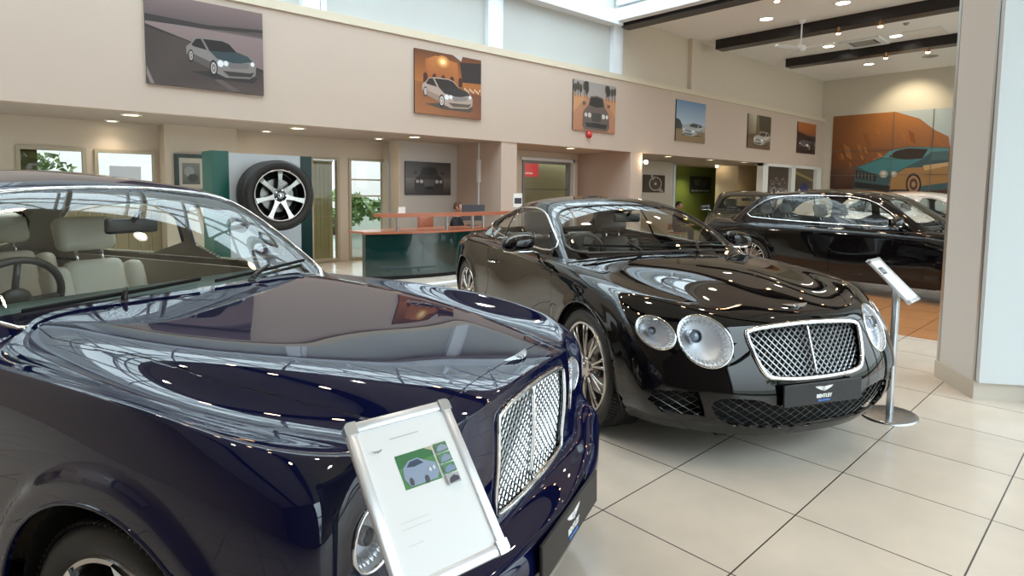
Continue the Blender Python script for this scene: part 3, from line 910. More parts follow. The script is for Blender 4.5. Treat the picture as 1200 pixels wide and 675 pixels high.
GT = dict(name='coupe_car', paint=black_paint, liner=mat('dark_cabin', (.06, .055, .05), .7), leather=darklea, dashm=mat('dark_dashboard', (.06, .055, .05), .5),
  fr=FR, st=GT_ST, body=gt_levels(), blend=[1, .62, .3, .12, .04], sub=3,
  topz=[[(.72, .80), (.5, .86), (.25, .915), (0, .955), (-.4, .99), (-.7, 1.0), (-3.0, 1.0), (-3.5, .98), (-3.8, .95)],
        [(.72, .80), (.5, .86), (.25, .912), (0, .95), (-.4, .985), (-.7, 1.0), (-3.0, 1.0), (-3.5, .975), (-3.8, .94)],
        [(.72, .80), (.5, .842), (.25, .892), (0, .93), (-.4, .968), (-.7, .985), (-3.0, .99), (-3.5, .965), (-3.8, .93)],
        [(.72, .82), (.5, .838), (.25, .873), (0, .905), (-.4, .945), (-.7, .965), (-3.0, .975), (-3.5, .95), (-3.8, .92)]],
  wb=2.746, R=.362, arch=.398, hw=.955, track=.80, tw=.275, rim=.275, wstyle='fine', spoke=rim_m,
  cabin_hole=smoothpoly([(-.5, 0), (-.56, .5), (-.78, .72), (-1.4, .79), (-2.3, .76), (-2.9, .6), (-3.1, 0), (-2.9, -.6), (-2.3, -.76), (-1.4, -.79), (-.78, -.72), (-.56, -.5)], 2),
  hood=[(.74, 0), (.72, .30), (.66, .42), (.45, .56), (.1, .66), (-.45, .72), (-.60, .70), (-.46, .35), (-.44, 0), (-.46, -.35), (-.60, -.70), (-.45, -.72), (.1, -.66), (.45, -.56), (.66, -.42), (.72, -.30)],
  doors=[smoothpoly([(-.56, .30), (-.50, .60), (-.56, .93), (-.7, 1.1), (-2.0, 1.1), (-2.02, .80), (-1.98, .45), (-1.88, .30)], 1)], handle_z=.80,
  gfr=FR, gst=None, gtopz=None, gmid=-1.6,
  mirror=(-.98, 1.01, 1.03),
  inside=dict(x0=-.62, x1=-3.0, w=.70, belt=.94, dash=-1.02, seat=-1.62, rseat=-2.35, sz=.26, rvm=(-1.12, 0, 1.22), rhr=False),
  badge=((.685, .03), .09, .004), plate=((.915, 0, .405), .52, .115, (1, 0, .03)))
def roundrect(x0, z0, x1, z1, r, n=6):
    P = []
    for cx, cz, a0 in ((x1-r, z1-r, 0), (x0+r, z1-r, PI/2), (x0+r, z0+r, PI), (x1-r, z0+r, 1.5*PI)):
        P += [(cx+r*math.cos(a0+PI/2*i/n), cz+r*math.sin(a0+PI/2*i/n)) for i in range(n+1)]
    return P
gP = smoothpoly([(-.37, .73), (0, .755), (.37, .73), (.385, .69), (.34, .52), (.28, .485), (0, .475), (-.28, .485), (-.34, .52), (-.385, .69)], 2)
GT['grille'] = dict(P=gP, fr=.013, pitch=.027, r=.0042, x=.86, depth=-.03, mat=mat('mesh_chrome', (.62, .64, .68), .32, .9))
iw = smoothpoly([(-.62, .40), (-.34, .385), (-.30, .345), (.30, .345), (.34, .385), (.62, .40), (.56, .27), (.40, .235), (0, .22), (-.40, .235), (-.56, .27)], 1)
iw = smoothpoly(iw, 1)
is_ = [(.66, .425), (.84, .42), (.86, .36), (.80, .30), (.62, .29)]
GT['intakes'] = {'main': dict(P=iw), 'side': dict(P=is_, both=True)}
GT['lamps'] = [dict(y=.585, z=.665, r=.122, id=5, px=-.042, pz=.028), dict(y=.792, z=.695, r=.076, id=6, px=-.015, pz=.012)]
GT['front_cuts'] = {'grille': (gP, False, 9), 'iw': (iw, False, 9), 'is': (is_, True, 9), 'l1': (circ(.585, .665, .122, 32), True, 5), 'l2': (circ(.792, .695, .076, 28), True, 6)}

def greenhouse(cfg, front, corner, mid, rcorner, rear, N=7, F=4, xt=None):
    """front/corner/...: per level (x, z) or (x, y, z); mid: (y, z)"""
    fr = cfg['gfr']; L = []
    ts = [(i+1)/(N+1) for i in range(N)]
    for l in range(len(front)):
        fx, fz = front[l]; cx, cy, cz = corner[l]; my, mz = mid[l]; rx, ry, rz = rcorner[l]; bx, bz = rear[l]
        sm = (lambda s, cx=cx, rx=rx: cx+(rx-cx)*s)
        y = [(0, cy), (.18, cy+(my-cy)*.75), (.45, my), (.75, ry+(my-ry)*.6), (1, ry)]
        z = [(0, cz), (.18, cz+(mz-cz)*.75), (.4, mz), (.7, rz+(mz-rz)*.65), (1, rz)]
        L.append(dict(fx=lin(fx, cx, fr, 2.2), fz=lin(fz, cz, fr, 2.2), cy=cy, y=y, z=z, rx=lin(bx, rx, fr, 2.2), rz=lin(bz, rz, fr, 2.2), rcy=ry, smap=sm))
    cfg['gh'] = L; cfg['gst'] = ts
greenhouse(GT,
  [(-.40, .955), (-.66, 1.09), (-.94, 1.225), (-1.22, 1.335)],
  [(-.60, .78, .93), (-.84, .735, 1.08), (-1.08, .665, 1.21), (-1.32, .575, 1.305)],
  [(.825, .94), (.775, 1.09), (.70, 1.23), (.60, 1.335)],
  [(-3.02, .70, .95), (-2.80, .64, 1.09), (-2.56, .58, 1.19), (-2.28, .50, 1.28)],
  [(-3.34, .97), (-3.0, 1.10), (-2.68, 1.22), (-2.36, 1.315)])
GT['gtopz'] = [[(-1.22, 1.335), (-1.45, 1.385), (-1.7, 1.402), (-2.0, 1.385), (-2.36, 1.315)], [(-1.22, 1.33), (-1.45, 1.382), (-1.7, 1.398), (-2.0, 1.38), (-2.36, 1.31)],
  [(-1.22, 1.325), (-1.45, 1.374), (-1.7, 1.388), (-2.0, 1.37), (-2.36, 1.30)], [(-1.22, 1.315), (-1.45, 1.358), (-1.7, 1.37), (-2.0, 1.35), (-2.36, 1.29)]]
sideP = smoothpoly([(-.66, .975), (-1.6, 1.0), (-2.5, 1.04), (-2.80, 1.085), (-2.62, 1.16), (-2.2, 1.25), (-1.75, 1.293), (-1.40, 1.285), (-1.12, 1.205)], 2)
GT['gside'] = {'side': sideP}; GT['gline'] = sideP
GT['pillars'] = [((-1.95, 1.01), (-1.98, 1.28), .016)]
GT['windscreen'] = smoothpoly([(-.74, .985), (-.35, 1.0), (0, 1.005), (.35, 1.0), (.74, .985), (.69, 1.12), (.60, 1.285), (.28, 1.318), (0, 1.325), (-.28, 1.318), (-.60, 1.285), (-.69, 1.12)], 2)
GT['rear_glass'] = smoothpoly([(-.60, 1.01), (0, 1.03), (.60, 1.01), (.47, 1.24), (0, 1.29), (-.47, 1.24)], 2)
GT['wipers'] = [((-.62, 1.03), (-.02, 1.02), (-.52, -.22, 1.0)), ((-.02, 1.04), (.55, 1.03), (-.50, .25, 1.0))]

# ------------------------------------------------------------------ big navy saloon
BF = [0, .24, .47, .66, .84]
AR_ST = [.34, 0, -.34, -.7, -1.1, -1.6, -2.1, -2.55, -2.85, -3.12, -3.4, -3.8]
AR = dict(GT); AR.update(name='saloon_car', paint=blue_paint, liner=mat('cream_cabin', (.40, .34, .26), .6), leather=cream, dashm=tealdash, fr=BF, st=AR_ST, fr2=[0, .36, .66, .765, .87],
  body=[
   lv([.95, .94, .92, .88, .84, .75], [.18]*6, .79, [(.5, .88), (0, .89), (-3, .89), (-3.8, .84)], .2, lin(-4.25, -4.0, BF), [.25]*6, .78),
   lv([1.02, 1.01, .985, .945, .90, .80], [.33]*6, .845, [(.5, .925), (0, .93), (-3, .93), (-3.8, .89)], .34, lin(-4.36, -4.1, BF), [.4]*6, .84),
   lv([1.025, 1.01, .985, .945, .895, .80], [.48, .48, .48, .485, .49, .50], .86, [(.5, .935), (0, .94), (-3, .94), (-3.8, .90)], .5, lin(-4.38, -4.12, BF), [.52]*6, .86),
   lv([.90, .895, .875, .83, .80, .755], [.515, .515, .515, .52, .53, .54], .89, [(.5, .935), (0, .945), (-3, .94), (-3.8, .90)], .62, lin(-4.32, -4.08, BF), [.6]*6, .85),
   lv([.905, .90, .885, .81, .79, .745], [.68, .68, .68, .67, .67, .69], .89, [(.5, .93), (0, .94), (-3, .935), (-3.8, .89)], .76, lin(-4.30, -4.05, BF), [.74]*6, .83),
   lv([.89, .887, .87, .785, .775, .72], [.845, .845, .835, .79, .80, .82], .87, [(.5, .90), (0, .918), (-3, .91), (-3.8, .86)], [(.5, .87), (0, .90), (-.5, .92), (-3, .91)], lin(-4.26, -4.0, BF), [.87]*6, .80),
   lv([.835, .835, .82, .745, .71, .61], [.905, .903, .885, .845, .862, .89], .825, [(.3, .855), (0, .875), (-.6, .88), (-3, .86), (-3.8, .78)], [(.4, .932), (0, .966), (-.5, .985), (-1.2, .995), (-3, .985), (-3.8, .93)], lin(-4.2, -3.9, BF), [.93]*6, .72)],
  topz=[[(.83, .905), (.6, .948), (.3, .978), (0, 1.006), (-.4, 1.040), (-.7, 1.06), (-3.5, 1.0), (-4.2, .95)],
        [(.83, .904), (.6, .946), (.3, .976), (0, 1.004), (-.4, 1.038), (-.7, 1.058), (-3.5, 1.0), (-4.2, .95)],
        [(.83, .89), (.6, .936), (.3, .969), (0, .998), (-.4, 1.031), (-.7, 1.049), (-3.5, .99), (-4.2, .945)],
        [(.75, .845), (.6, .858), (.3, .908), (0, .955), (-.4, 1.0), (-.7, 1.02), (-3.5, .98), (-4.2, .94)],
        [(.71, .862), (.5, .866), (.3, .895), (0, .932), (-.4, .975), (-.7, .998), (-3.5, .97), (-4.2, .935)]],
  blend=[1, .5, .2, .05], crease={6: .5}, lip=.020, lipw=.085, sub=4, fwx=.21, wb=3.116, R=.34, arch=.405, hw=.945, track=.80, tw=.255, rim=.255, wstyle='star', spoke=chrome, nsp=5,
  cabin_hole=smoothpoly([(-.60, 0), (-.68, .5), (-.82, .70), (-1.4, .77), (-2.5, .76), (-3.2, .6), (-3.35, 0), (-3.2, -.6), (-2.5, -.76), (-1.4, -.77), (-.82, -.70), (-.68, -.5)], 2),
  hood=[(.80, 0), (.80, .30), (.79, .40), (.74, .50), (.2, .62), (-.45, .68), (-.56, .66), (-.52, .3), (-.50, 0), (-.52, -.3), (-.56, -.66), (-.45, -.68), (.2, -.62), (.74, -.50), (.79, -.40), (.80, -.30)],
  doors=[[(-.58, .28), (-.55, .6), (-.62, .93), (-.75, 1.15), (-1.72, 1.15), (-1.72, .3)], [(-1.73, .28), (-1.73, 1.15), (-2.6, 1.15), (-2.7, .8), (-2.62, .7), (-2.5, .5), (-2.46, .28)]], handle_z=.82,
  mirror=(-1.28, .98, 1.05), gmid=-1.8,
  inside=dict(x0=-.66, x1=-3.2, w=.70, belt=1.02, dash=-1.14, seat=-1.66, rseat=-2.55, sz=.32, rvm=(-1.10, 0, 1.30)),
  badge=((.822, .06), .085, .006), plate=((1.035, 0, .43), .52, .115, (1, 0, .02)), steer=0)
aP = smoothpoly([(-.245, .845), (0, .862), (.275, .845), (.29, .80), (.29, .56), (.27, .535), (0, .530), (-.245, .535), (-.26, .56), (-.26, .80)], 1)
AR['grille'] = dict(P=aP, fr=.009, pitch=.0215, r=.0036, x=.9, depth=-.015, mat=mat('mesh_bright', (.85, .85, .85), .3, .9))
ai = smoothpoly([(-.5, .25), (.5, .25), (.48, .31), (-.48, .31)], 1)
AR['intakes'] = {'main': dict(P=ai)}
AR['lamps'] = [dict(y=.515, z=.68, r=.09, id=5, px=0, pz=0), dict(y=.685, z=.68, r=.072, id=6, px=0, pz=0)]
AR['front_cuts'] = {'grille': (aP, False, 9), 'ai': (ai, False, 9), 'l1': (circ(.515, .68, .09, 32), True, 5), 'l2': (circ(.685, .68, .072, 28), True, 6)}
AR['gfr'] = FR
greenhouse(AR,
  [(-.54, 1.0), (-.77, 1.17), (-.99, 1.33), (-1.20, 1.45)],
  [(-.60, .80, .97), (-.83, .75, 1.15), (-1.05, .69, 1.31), (-1.26, .62, 1.43)],
  [(.81, 1.0), (.77, 1.16), (.72, 1.33), (.64, 1.465)],
  [(-3.2, .72, .98), (-3.05, .68, 1.13), (-2.92, .63, 1.27), (-2.75, .57, 1.41)],
  [(-3.45, 1.0), (-3.28, 1.15), (-3.12, 1.29), (-2.92, 1.41)])
AR['gtopz'] = [[(-1.2, 1.45), (-1.45, 1.525), (-1.8, 1.556), (-2.3, 1.545), (-2.92, 1.44)], [(-1.2, 1.45), (-1.45, 1.52), (-1.8, 1.552), (-2.3, 1.54), (-2.92, 1.44)],
  [(-1.2, 1.445), (-1.45, 1.508), (-1.8, 1.538), (-2.3, 1.525), (-2.92, 1.43)], [(-1.2, 1.44), (-1.45, 1.49), (-1.8, 1.512), (-2.3, 1.50), (-2.92, 1.42)]]
asP1 = smoothpoly([(-.92, 1.05), (-1.70, 1.06), (-1.71, 1.37), (-1.42, 1.36), (-1.22, 1.28)], 1)
asP2 = smoothpoly([(-1.80, 1.06), (-2.95, 1.06), (-2.86, 1.25), (-2.70, 1.34), (-2.3, 1.38), (-1.80, 1.38)], 1)
AR['gside'] = {'a': asP1, 'b': asP2}
AR['gline'] = smoothpoly([(-.89, 1.04), (-2.99, 1.045), (-2.90, 1.26), (-2.72, 1.36), (-2.2, 1.40), (-1.5, 1.39), (-1.2, 1.30)], 1)
AR['pillars'] = []
AR['windscreen'] = smoothpoly([(-.775, .995), (-.35, 1.03), (0, 1.04), (.35, 1.03), (.775, .995), (.70, 1.22), (.62, 1.425), (.3, 1.465), (0, 1.473), (-.3, 1.465), (-.62, 1.425), (-.70, 1.22)], 2)
AR['rear_glass'] = smoothpoly([(-.60, 1.07), (0, 1.08), (.60, 1.07), (.50, 1.34), (0, 1.37), (-.50, 1.34)], 2)
AR['ws_trim'] = chrome
AR['wipers'] = [((-.66, 1.05), (-.02, 1.075), (-.60, -.36, 1.045)), ((.04, 1.06), (.64, 1.085), (-.60, .22, 1.05))]

# ------------------------------------------------------------------ long black saloon behind
SP = dict(GT)
kx = 3.066/2.746
def sx(x): return x*kx if x < 0 else x
def smx(tab): return [(sx(a), b) for a, b in tab] if isinstance(tab, list) else tab
sb = []
for L in gt_levels():
    q = dict(L); q['y'] = smx(L['y']); q['z'] = smx(L['z'])
    q['rx'] = [x-.44 for x in L['rx']]; sb.append(q)
SP.update(name='saloon_car', body=sb, st=[.28, 0, -.28, -.7, -1.2, -1.65, -2.1, -2.5, -2.8, -3.07, -3.4, -3.8], topz=[smx(t) for t in GT['topz']], wb=3.066,
  topz_=0, cabin_hole=smoothpoly([(-.6, 0), (-.66, .5), (-.85, .70), (-1.4, .77), (-2.6, .75), (-3.2, .6), (-3.4, 0), (-3.2, -.6), (-2.6, -.75), (-1.4, -.77), (-.85, -.70), (-.66, -.5)], 2),
  doors=[[(-.60, .28), (-.56, .6), (-.62, .93), (-.75, 1.15), (-1.80, 1.15), (-1.80, .3)], [(-1.81, .28), (-1.81, 1.15), (-2.75, 1.15), (-2.8, .8), (-2.66, .6), (-2.56, .45), (-2.5, .28)]], handle_z=.86,
  mirror=(-.92, 1.0, 1.06), gmid=-1.9, leather=mat('grey_leather', (.25, .22, .20), .5),
  inside=dict(x0=-.7, x1=-3.25, w=.70, belt=.93, dash=-1.0, seat=-1.72, rseat=-2.65, sz=.30, rvm=(-1.15, 0, 1.28)))
SP['topz'] = [[(a, b) for a, b in t if a > -3.2]+[(-3.4, t[5][1] if len(t) > 5 else 1.0), (-3.9, 1.0), (-4.25, .96)] for t in SP['topz']]
greenhouse(SP,
  [(-.50, .97), (-.74, 1.12), (-.98, 1.285), (-1.22, 1.42)],
  [(-.66, .785, .94), (-.88, .74, 1.10), (-1.10, .68, 1.25), (-1.34, .61, 1.395)],
  [(.83, .95), (.785, 1.12), (.73, 1.30), (.64, 1.44)],
  [(-3.42, .72, .98), (-3.31, .68, 1.14), (-3.17, .63, 1.29), (-2.98, .57, 1.41)],
  [(-3.85, 1.0), (-3.60, 1.15), (-3.36, 1.30), (-3.10, 1.43)])
SP['gtopz'] = [[(-1.22, 1.42), (-1.5, 1.49), (-1.9, 1.525), (-2.4, 1.515), (-3.1, 1.43)], [(-1.22, 1.42), (-1.5, 1.487), (-1.9, 1.52), (-2.4, 1.51), (-3.1, 1.43)],
  [(-1.22, 1.41), (-1.5, 1.476), (-1.9, 1.505), (-2.4, 1.495), (-3.1, 1.42)], [(-1.22, 1.40), (-1.5, 1.457), (-1.9, 1.482), (-2.4, 1.474), (-3.1, 1.41)]]
sP1 = smoothpoly([(-.88, 1.0), (-1.74, 1.015), (-1.75, 1.385), (-1.45, 1.37), (-1.2, 1.25)], 1)
sP2 = smoothpoly([(-1.86, 1.015), (-2.7, 1.04), (-3.20, 1.07), (-3.08, 1.20), (-2.90, 1.325), (-2.6, 1.385), (-2.2, 1.40), (-1.86, 1.395)], 1)
SP['gside'] = {'a': sP1, 'b': sP2}
SP['gline'] = smoothpoly([(-.83, .985), (-2.0, 1.0), (-2.8, 1.025), (-3.27, 1.055), (-3.13, 1.21), (-2.93, 1.35), (-2.62, 1.405), (-2.1, 1.418), (-1.5, 1.40), (-1.2, 1.28)], 1)
SP['pillars'] = [((-2.78, 1.04), (-2.76, 1.35), .014)]
SP['windscreen'] = smoothpoly([(-.72, 1.0), (-.35, 1.015), (0, 1.02), (.35, 1.015), (.72, 1.0), (.66, 1.15), (.55, 1.35), (.28, 1.38), (0, 1.385), (-.28, 1.38), (-.55, 1.35), (-.66, 1.15)], 2)
SP['rear_glass'] = smoothpoly([(-.62, 1.04), (0, 1.06), (.62, 1.04), (.52, 1.35), (0, 1.40), (-.52, 1.35)], 2)
SP['wipers'] = [((-.62, 1.04), (-.02, 1.035), (-.58, -.22, 1.0))]
SP['badge'] = ((.66, 0), .085, .004)
# ================================================================== the building
ZC = 5.58; ZS = 2.42; ZL = 4.22
# floor ---------------------------------------------------------------
def tile_mat(name, c1, c2, grout, size, off, rough=.16):
    M = bpy.data.materials.new(name); M.use_nodes = True; nt = M.node_tree; b = nt.nodes['Principled BSDF']
    tc = nt.nodes.new('ShaderNodeTexCoord'); mp = nt.nodes.new('ShaderNodeMapping')
    mp.inputs['Location'].default_value = (-off[0], -off[1], 0)
    br = nt.nodes.new('ShaderNodeTexBrick'); br.offset = 0; br.squash = 1
    br.inputs['Scale'].default_value = 1; br.inputs['Brick Width'].default_value = size; br.inputs['Row Height'].default_value = size
    br.inputs['Mortar Size'].default_value = .0035; br.inputs['Mortar Smooth'].default_value = .2; br.inputs['Bias'].default_value = 0
    br.inputs['Color1'].default_value = (*c1, 1); br.inputs['Color2'].default_value = (*c2, 1); br.inputs['Mortar'].default_value = (*grout, 1)
    nt.links.new(tc.outputs['Object'], mp.inputs['Vector']); nt.links.new(mp.outputs['Vector'], br.inputs['Vector'])
    nz = nt.nodes.new('ShaderNodeTexNoise'); nz.inputs['Scale'].default_value = 3.5; nz.inputs['Detail'].default_value = 6
    nt.links.new(tc.outputs['Object'], nz.inputs['Vector'])
    rp = nt.nodes.new('ShaderNodeMapRange'); rp.inputs['From Min'].default_value = .3; rp.inputs['From Max'].default_value = .7; rp.inputs['To Min'].default_value = .93; rp.inputs['To Max'].default_value = 1.05
    nt.links.new(nz.outputs['Fac'], rp.inputs['Value'])
    mx = nt.nodes.new('ShaderNodeVectorMath'); mx.operation = 'SCALE'
    nt.links.new(br.outputs['Color'], mx.inputs[0]); nt.links.new(rp.outputs['Result'], mx.inputs['Scale']); nt.links.new(mx.outputs['Vector'], b.inputs['Base Color'])
    b.inputs['Roughness'].default_value = rough; b.inputs['IOR'].default_value = 1.5
    return M
TS = .6065
tile_m = tile_mat('porcelain_tile', (.63, .55, .465), (.66, .58, .495), (.06, .045, .035), TS, (.875, .365+.02), .2)
brown_m = tile_mat('brown_tile', (.42, .19, .075), (.46, .21, .085), (.10, .05, .03), TS, (.875, .385), .25)
b = BM(); boxx(b, (-7, -4, -.1), (7.05, 13, 0)); struct('floor', b, tile_m)
b = BM(); boxx(b, (7.05, -4, -.1), (13.1, 13, 0)); struct('floor', b, brown_m)
b = BM(); boxx(b, (13.1, -4, -.1), (24, 13, 0)); struct('floor', b, tile_m)  # pale tiles hidden by the cars, chosen to bounce more light upwards

def fbox(bm, x0, x1, z0, z1, o0, o1):
    """slab along the fascia line; o = distance towards the room (-) or behind (+)"""
    P = []
    for x, o in ((x0, o0), (x1, o0), (x1, o1), (x0, o1)):
        P.append((x-o*_n[0]*0, fy(x)+o))
    prism(bm, P, z0, z1)
XE = 23.6
b = BM(); fbox(b, -7, XE, ZS, ZL-.13, 0, .18); struct('wall_fascia', b, wall_m)
b = BM(); fbox(b, -7, XE, ZL-.13, ZL, -.03, .30); struct('trim_1', b, trim_m)
b = BM(); fbox(b, 11.6, XE, ZL, ZC+.05, .10, .28); struct('wall_upper', b, wall_back)
b = BM(); fbox(b, -7, 11.6, ZL, 7.2, .10, .28); struct('wall_upper', b, wall_up)
for x in (15.05, 18.8, 22.5): pass
b = BM(); fbox(b, 14.75, 15.15, ZL, ZC, -.02, .12); struct('trim_2', b, wall_back)
# posts of the skylight
for i, x in enumerate((.35, 4.1, 7.75, 11.5)):
    b = BM(); fbox(b, x-.02, x+.26, ZL, 5.4, -.01, .12)
    fbox(b, x+.30, x+.40, ZL, 5.4, .05, .12)
    struct('trim_%d' % (3+i), b, white_steel)
# soffit and back walls
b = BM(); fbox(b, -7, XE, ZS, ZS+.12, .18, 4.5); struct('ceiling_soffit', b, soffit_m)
YB = 10.95
def wallbox(name, x0, x1, y0, y1, z0, z1, m): 
    b = BM(); boxx(b, (x0, y0, z0), (x1, y1, z1)); return struct(name, b, m)
def X(px, Y, py=180): return float(atY((px, py), Y)[0])
# left stretch, windows in the back wall
def opening_wall(name, x0, x1, Y, holes, m, th=.12, z1=ZS):
    """wall along X at y=Y with rectangular openings (xa, xb, za, zb)"""
    b = BM(); xs = sorted({x0, x1, *[h[0] for h in holes], *[h[1] for h in holes]})
    for a, c in zip(xs, xs[1:]):
        hs = [h for h in holes if h[0] <= a+1e-6 and h[1] >= c-1e-6]
        if not hs: boxx(b, (a, Y, 0), (c, Y+th, z1)); continue
        h = hs[0]
        if h[2] > .001: boxx(b, (a, Y, 0), (c, Y+th, h[2]))
        if h[3] < z1-.001: boxx(b, (a, Y, h[3]), (c, Y+th, z1))
    return struct(name, b, m)
def zAt(px, py, Y): return float(atY((px, py), Y)[2])
hw = [(X(18, YB), X(101, YB), 1.10, zAt(60, 172, YB)), (X(110, YB), X(183, YB), 1.10, zAt(146, 176, YB)),
      (X(363, YB), X(397, YB), .02, zAt(380, 184, YB)), (X(408, YB), X(451, YB), .02, zAt(430, 186, YB))]
hw = [(-3.2, -.4, 1.10, hw[0][3])]+hw
opening_wall('wall_back', -7, 6.62, YB, hw, wall_back)
winframe = mat('window_frame_beige', (.46, .40, .30), .5)
def framed(name, h, Y, glazed, bars=(), m=winframe, w=.05, gl=None):
    b = BM()
    for a in ((h[0], h[0]+w, h[2], h[3]), (h[1]-w, h[1], h[2], h[3])): boxx(b, (a[0], Y-.03, a[2]), (a[1], Y+.09, a[3]))
    for a in ((h[0]+w, h[1]-w, h[3]-w, h[3]), (h[0]+w, h[1]-w, h[2], h[2]+w)): boxx(b, (a[0], Y-.03, a[2]), (a[1], Y+.09, a[3]))
    for z in bars: boxx(b, (h[0]+w, Y+.01, z-.015), (h[1]-w, Y+.05, z+.015))
    o = struct(name, b, m)
    b = BM(); boxx(b, (h[0]+w, Y+.02, h[2]+w), (h[1]-w, Y+.03, h[3]-w)); obj('pane', b, gl or clear, o)
    return o
for i, h in enumerate(hw[:3]): framed('window_%d' % (i+1), h, YB, 1, (h[3]-.62,) if i else (), gl=dimglass)
framed('window_4', hw[3], YB, 1); framed('door_1', hw[4], YB, 1, (1.63, 1.30), gl=dimglass)
# vertical blinds
blind_m = mat('olive_blind', (.36, .30, .14), .7)
def blinds(x0, x1, z0, z1, Y, label, group='vertical blinds behind the glass'):
    b = BM(); n = int((x1-x0)/.085)
    for i in range(n):
        x = x0+.04+i*.085
        box(b, (0, 0, 0), (.098, .004, z1-z0-.04), M=Matrix.Translation((x, Y, (z0+z1)/2-.02)) @ Matrix.Rotation(.18, 4, 'Z'))
    boxx(b, (x0, Y-.03, z1-.04), (x1, Y+.03, z1))
    tag(obj('vertical_blind', b, blind_m), label, 'blind')
blinds(hw[3][0]+.04, hw[3][1]-.04, .05, hw[3][3]-.05, YB+.2, 'closed olive vertical blind filling the narrow panel right of the tyre stand')
blinds(hw[1][0], hw[1][0]+.3, 1.1, hw[1][3], YB+.2, 'olive blind drawn to the edge of the far left window')
blinds(hw[4][0]-.02, hw[4][0]+.16, .05, hw[4][3]-.05, YB+.2, 'narrow olive blind strip behind the left edge of the glass door')
# low grilles of panel wall seen through the navy car
b = BM()
for i in range(60):
    x = -6.6+i*.16
    if hw[3][0]-.1 < x < hw[4][1]+.1: continue
    boxx(b, (x, YB-.03, .12), (x+.14, YB-.005, 1.05))
struct('trim_8', b, mat('slat_panel_olive', (.30, .25, .13), .6))
# pilaster with the framed pair of photographs
xa, xb_ = X(193, 10.6), X(278, 10.6)
wallbox('wall_pilaster', xa, xb_, 10.6, YB, 0, ZS, wall_back)
# steel posts at the right of the glass door
for i, px in enumerate((457, 466)):
    b = BM(); x = X(px, 10.7); cyl(b, (x, 10.7, 0), (x, 10.7, ZS), .045, n=20); struct('trim_%d' % (9+i), b, steel, smooth=True, angle=40)
YR = 10.35
wallbox('wall_reception', X(470, YR), 8.12, YR, YR+.12, 0, ZS, mat('reception_wall', (.60, .57, .54), .7))
wallbox('wall_return', X(470, YR)-.06, X(470, YR), YR, YB+.1, 0, ZS, wall_back)
colside = mat('column_side_paint', (.42, .37, .28), .7)
b = BM(); boxx(b, (8.10, fy(8.1)+.01, 0), (8.53, YR, ZS)); struct('wall_pier', b, wall_m)
b = BM(); boxx(b, (12.24, fy(12.3)+.01, 0), (12.74, 10.5, ZS)); struct('wall_pier', b, wall_m)
YG = 10.45
gl = (X(612, YG), X(668, YG), .02, zAt(640, 189, YG))
opening_wall('wall_bay', 8.53, 12.24, YG, [gl], wall_back)
framed('window_5', gl, YG, 1, m=mat('grey_frame', (.22, .21, .20), .4), w=.07)
b = BM(); x2 = X(671, YG); boxx(b, (x2, YG-.04, 0), (x2+.07, YG, gl[3]+.08)); boxx(b, (gl[0]-.05, YG-.04, gl[3]), (x2+.07, YG, gl[3]+.07)); struct('trim_11', b, white_steel)
# what stands behind that glazing: red sign, olive glass wall, dotted band
b = BM(); boxx(b, (8.6, 13.4, 0), (16.3, 13.5, 3.0)); struct('wall_office', b, mat('office_wall_olive', (.33, .28, .14), .6))
bx0, bx1 = X(611, 12.5, 200), X(631, 12.5, 200)
s_ = empty('red_sign', (0, 0, 0)); b = BM(); boxx(b, (bx0, 12.5, zAt(620, 207, 12.5)), (bx1, 12.53, zAt(620, 191, 12.5))); obj('panel', b, mat('red_sign', (.75, .04, .05), .4, emit=(.9, .08, .08), es=.5), s_)
for q in range(5):
    b = BM(); boxx(b, (bx0+.08+q*.08, 12.49, zAt(620, 204, 12.5)), (bx0+.13+q*.08, 12.498, zAt(620, 204, 12.5)+.05)); obj('letter', b, mat('sign_letter', (.9, .6, .6), .5, emit=(1, .7, .7), es=.5), s_)
tag(s_, 'red lit sign hanging in the office behind the glass window', 'sign')
b = BM()
for i in range(22):
    x = gl[0]+.1+i*(gl[1]-gl[0]-.2)/21; z = zAt(640, 222, YG)
    prism(b, circ(x, z, .02, 10), 0, .002, M=Matrix(((1, 0, 0, 0), (0, 0, -1, YG+.012), (0, 1, 0, 0), (0, 0, 0, 1))))
struct('trim_12', b, dark_steel)
# third bay
YD = 10.7
gx0, gx1 = X(789, YD, 200), X(842, YD, 200)
opening_wall('wall_rear', 12.74, gx1, YD, [(gx0, gx1, 0, zAt(815, 191, YD))], wall_back)
b = BM(); boxx(b, (gx1, 9.95, 0), (24, 10.05, ZS)); boxx(b, (gx1, 10.05, 0), (gx1+.1, YD+.1, ZS)); struct('wall_rear', b, mat('warm_wall_paint', (.72, .62, .48), .75))
greenw = mat('green_wall', (.20, .25, .05), .7)
b = BM(); boxx(b, (gx0-.5, 11.9, 0), (23.5, 12.0, 3)); boxx(b, (gx0-.5, YD+.12, 2.5), (23.5, 12, 2.6)); struct('wall_green', b, greenw)
b = BM(); boxx(b, (gx0-.01, YD-.04, 0), (gx0+.09, YD+.02, 2.36)); struct('trim_13', b, white_steel)
# white framed screens set flush under the fascia at the far end
b = BM(); fbox(b, 19.0, 19.35, 0, ZS, -.02, .18); fbox(b, 21.05, 21.35, 0, ZS, -.02, .18); fbox(b, 23.1, 23.5, 0, ZS, -.02, .18); fbox(b, 19.0, 23.5, ZS-.09, ZS, -.02, .18)
struct('trim_14', b, mat('white_frame', (.72, .70, .66), .4))
b = BM(); fbox(b, 19.3, 23.3, 0, 1.5, .02, .10); fbox(b, 19.3, 23.3, 1.5, 2.35, .08, .10); struct('wall_screen', b, wall_back)
# far wall
b = BM(); boxx(b, (XE, -4, 0), (XE+.15, 13, 7.3)); struct('wall_far', b, mat('far_wall_paint', (.62, .56, .46), .75))
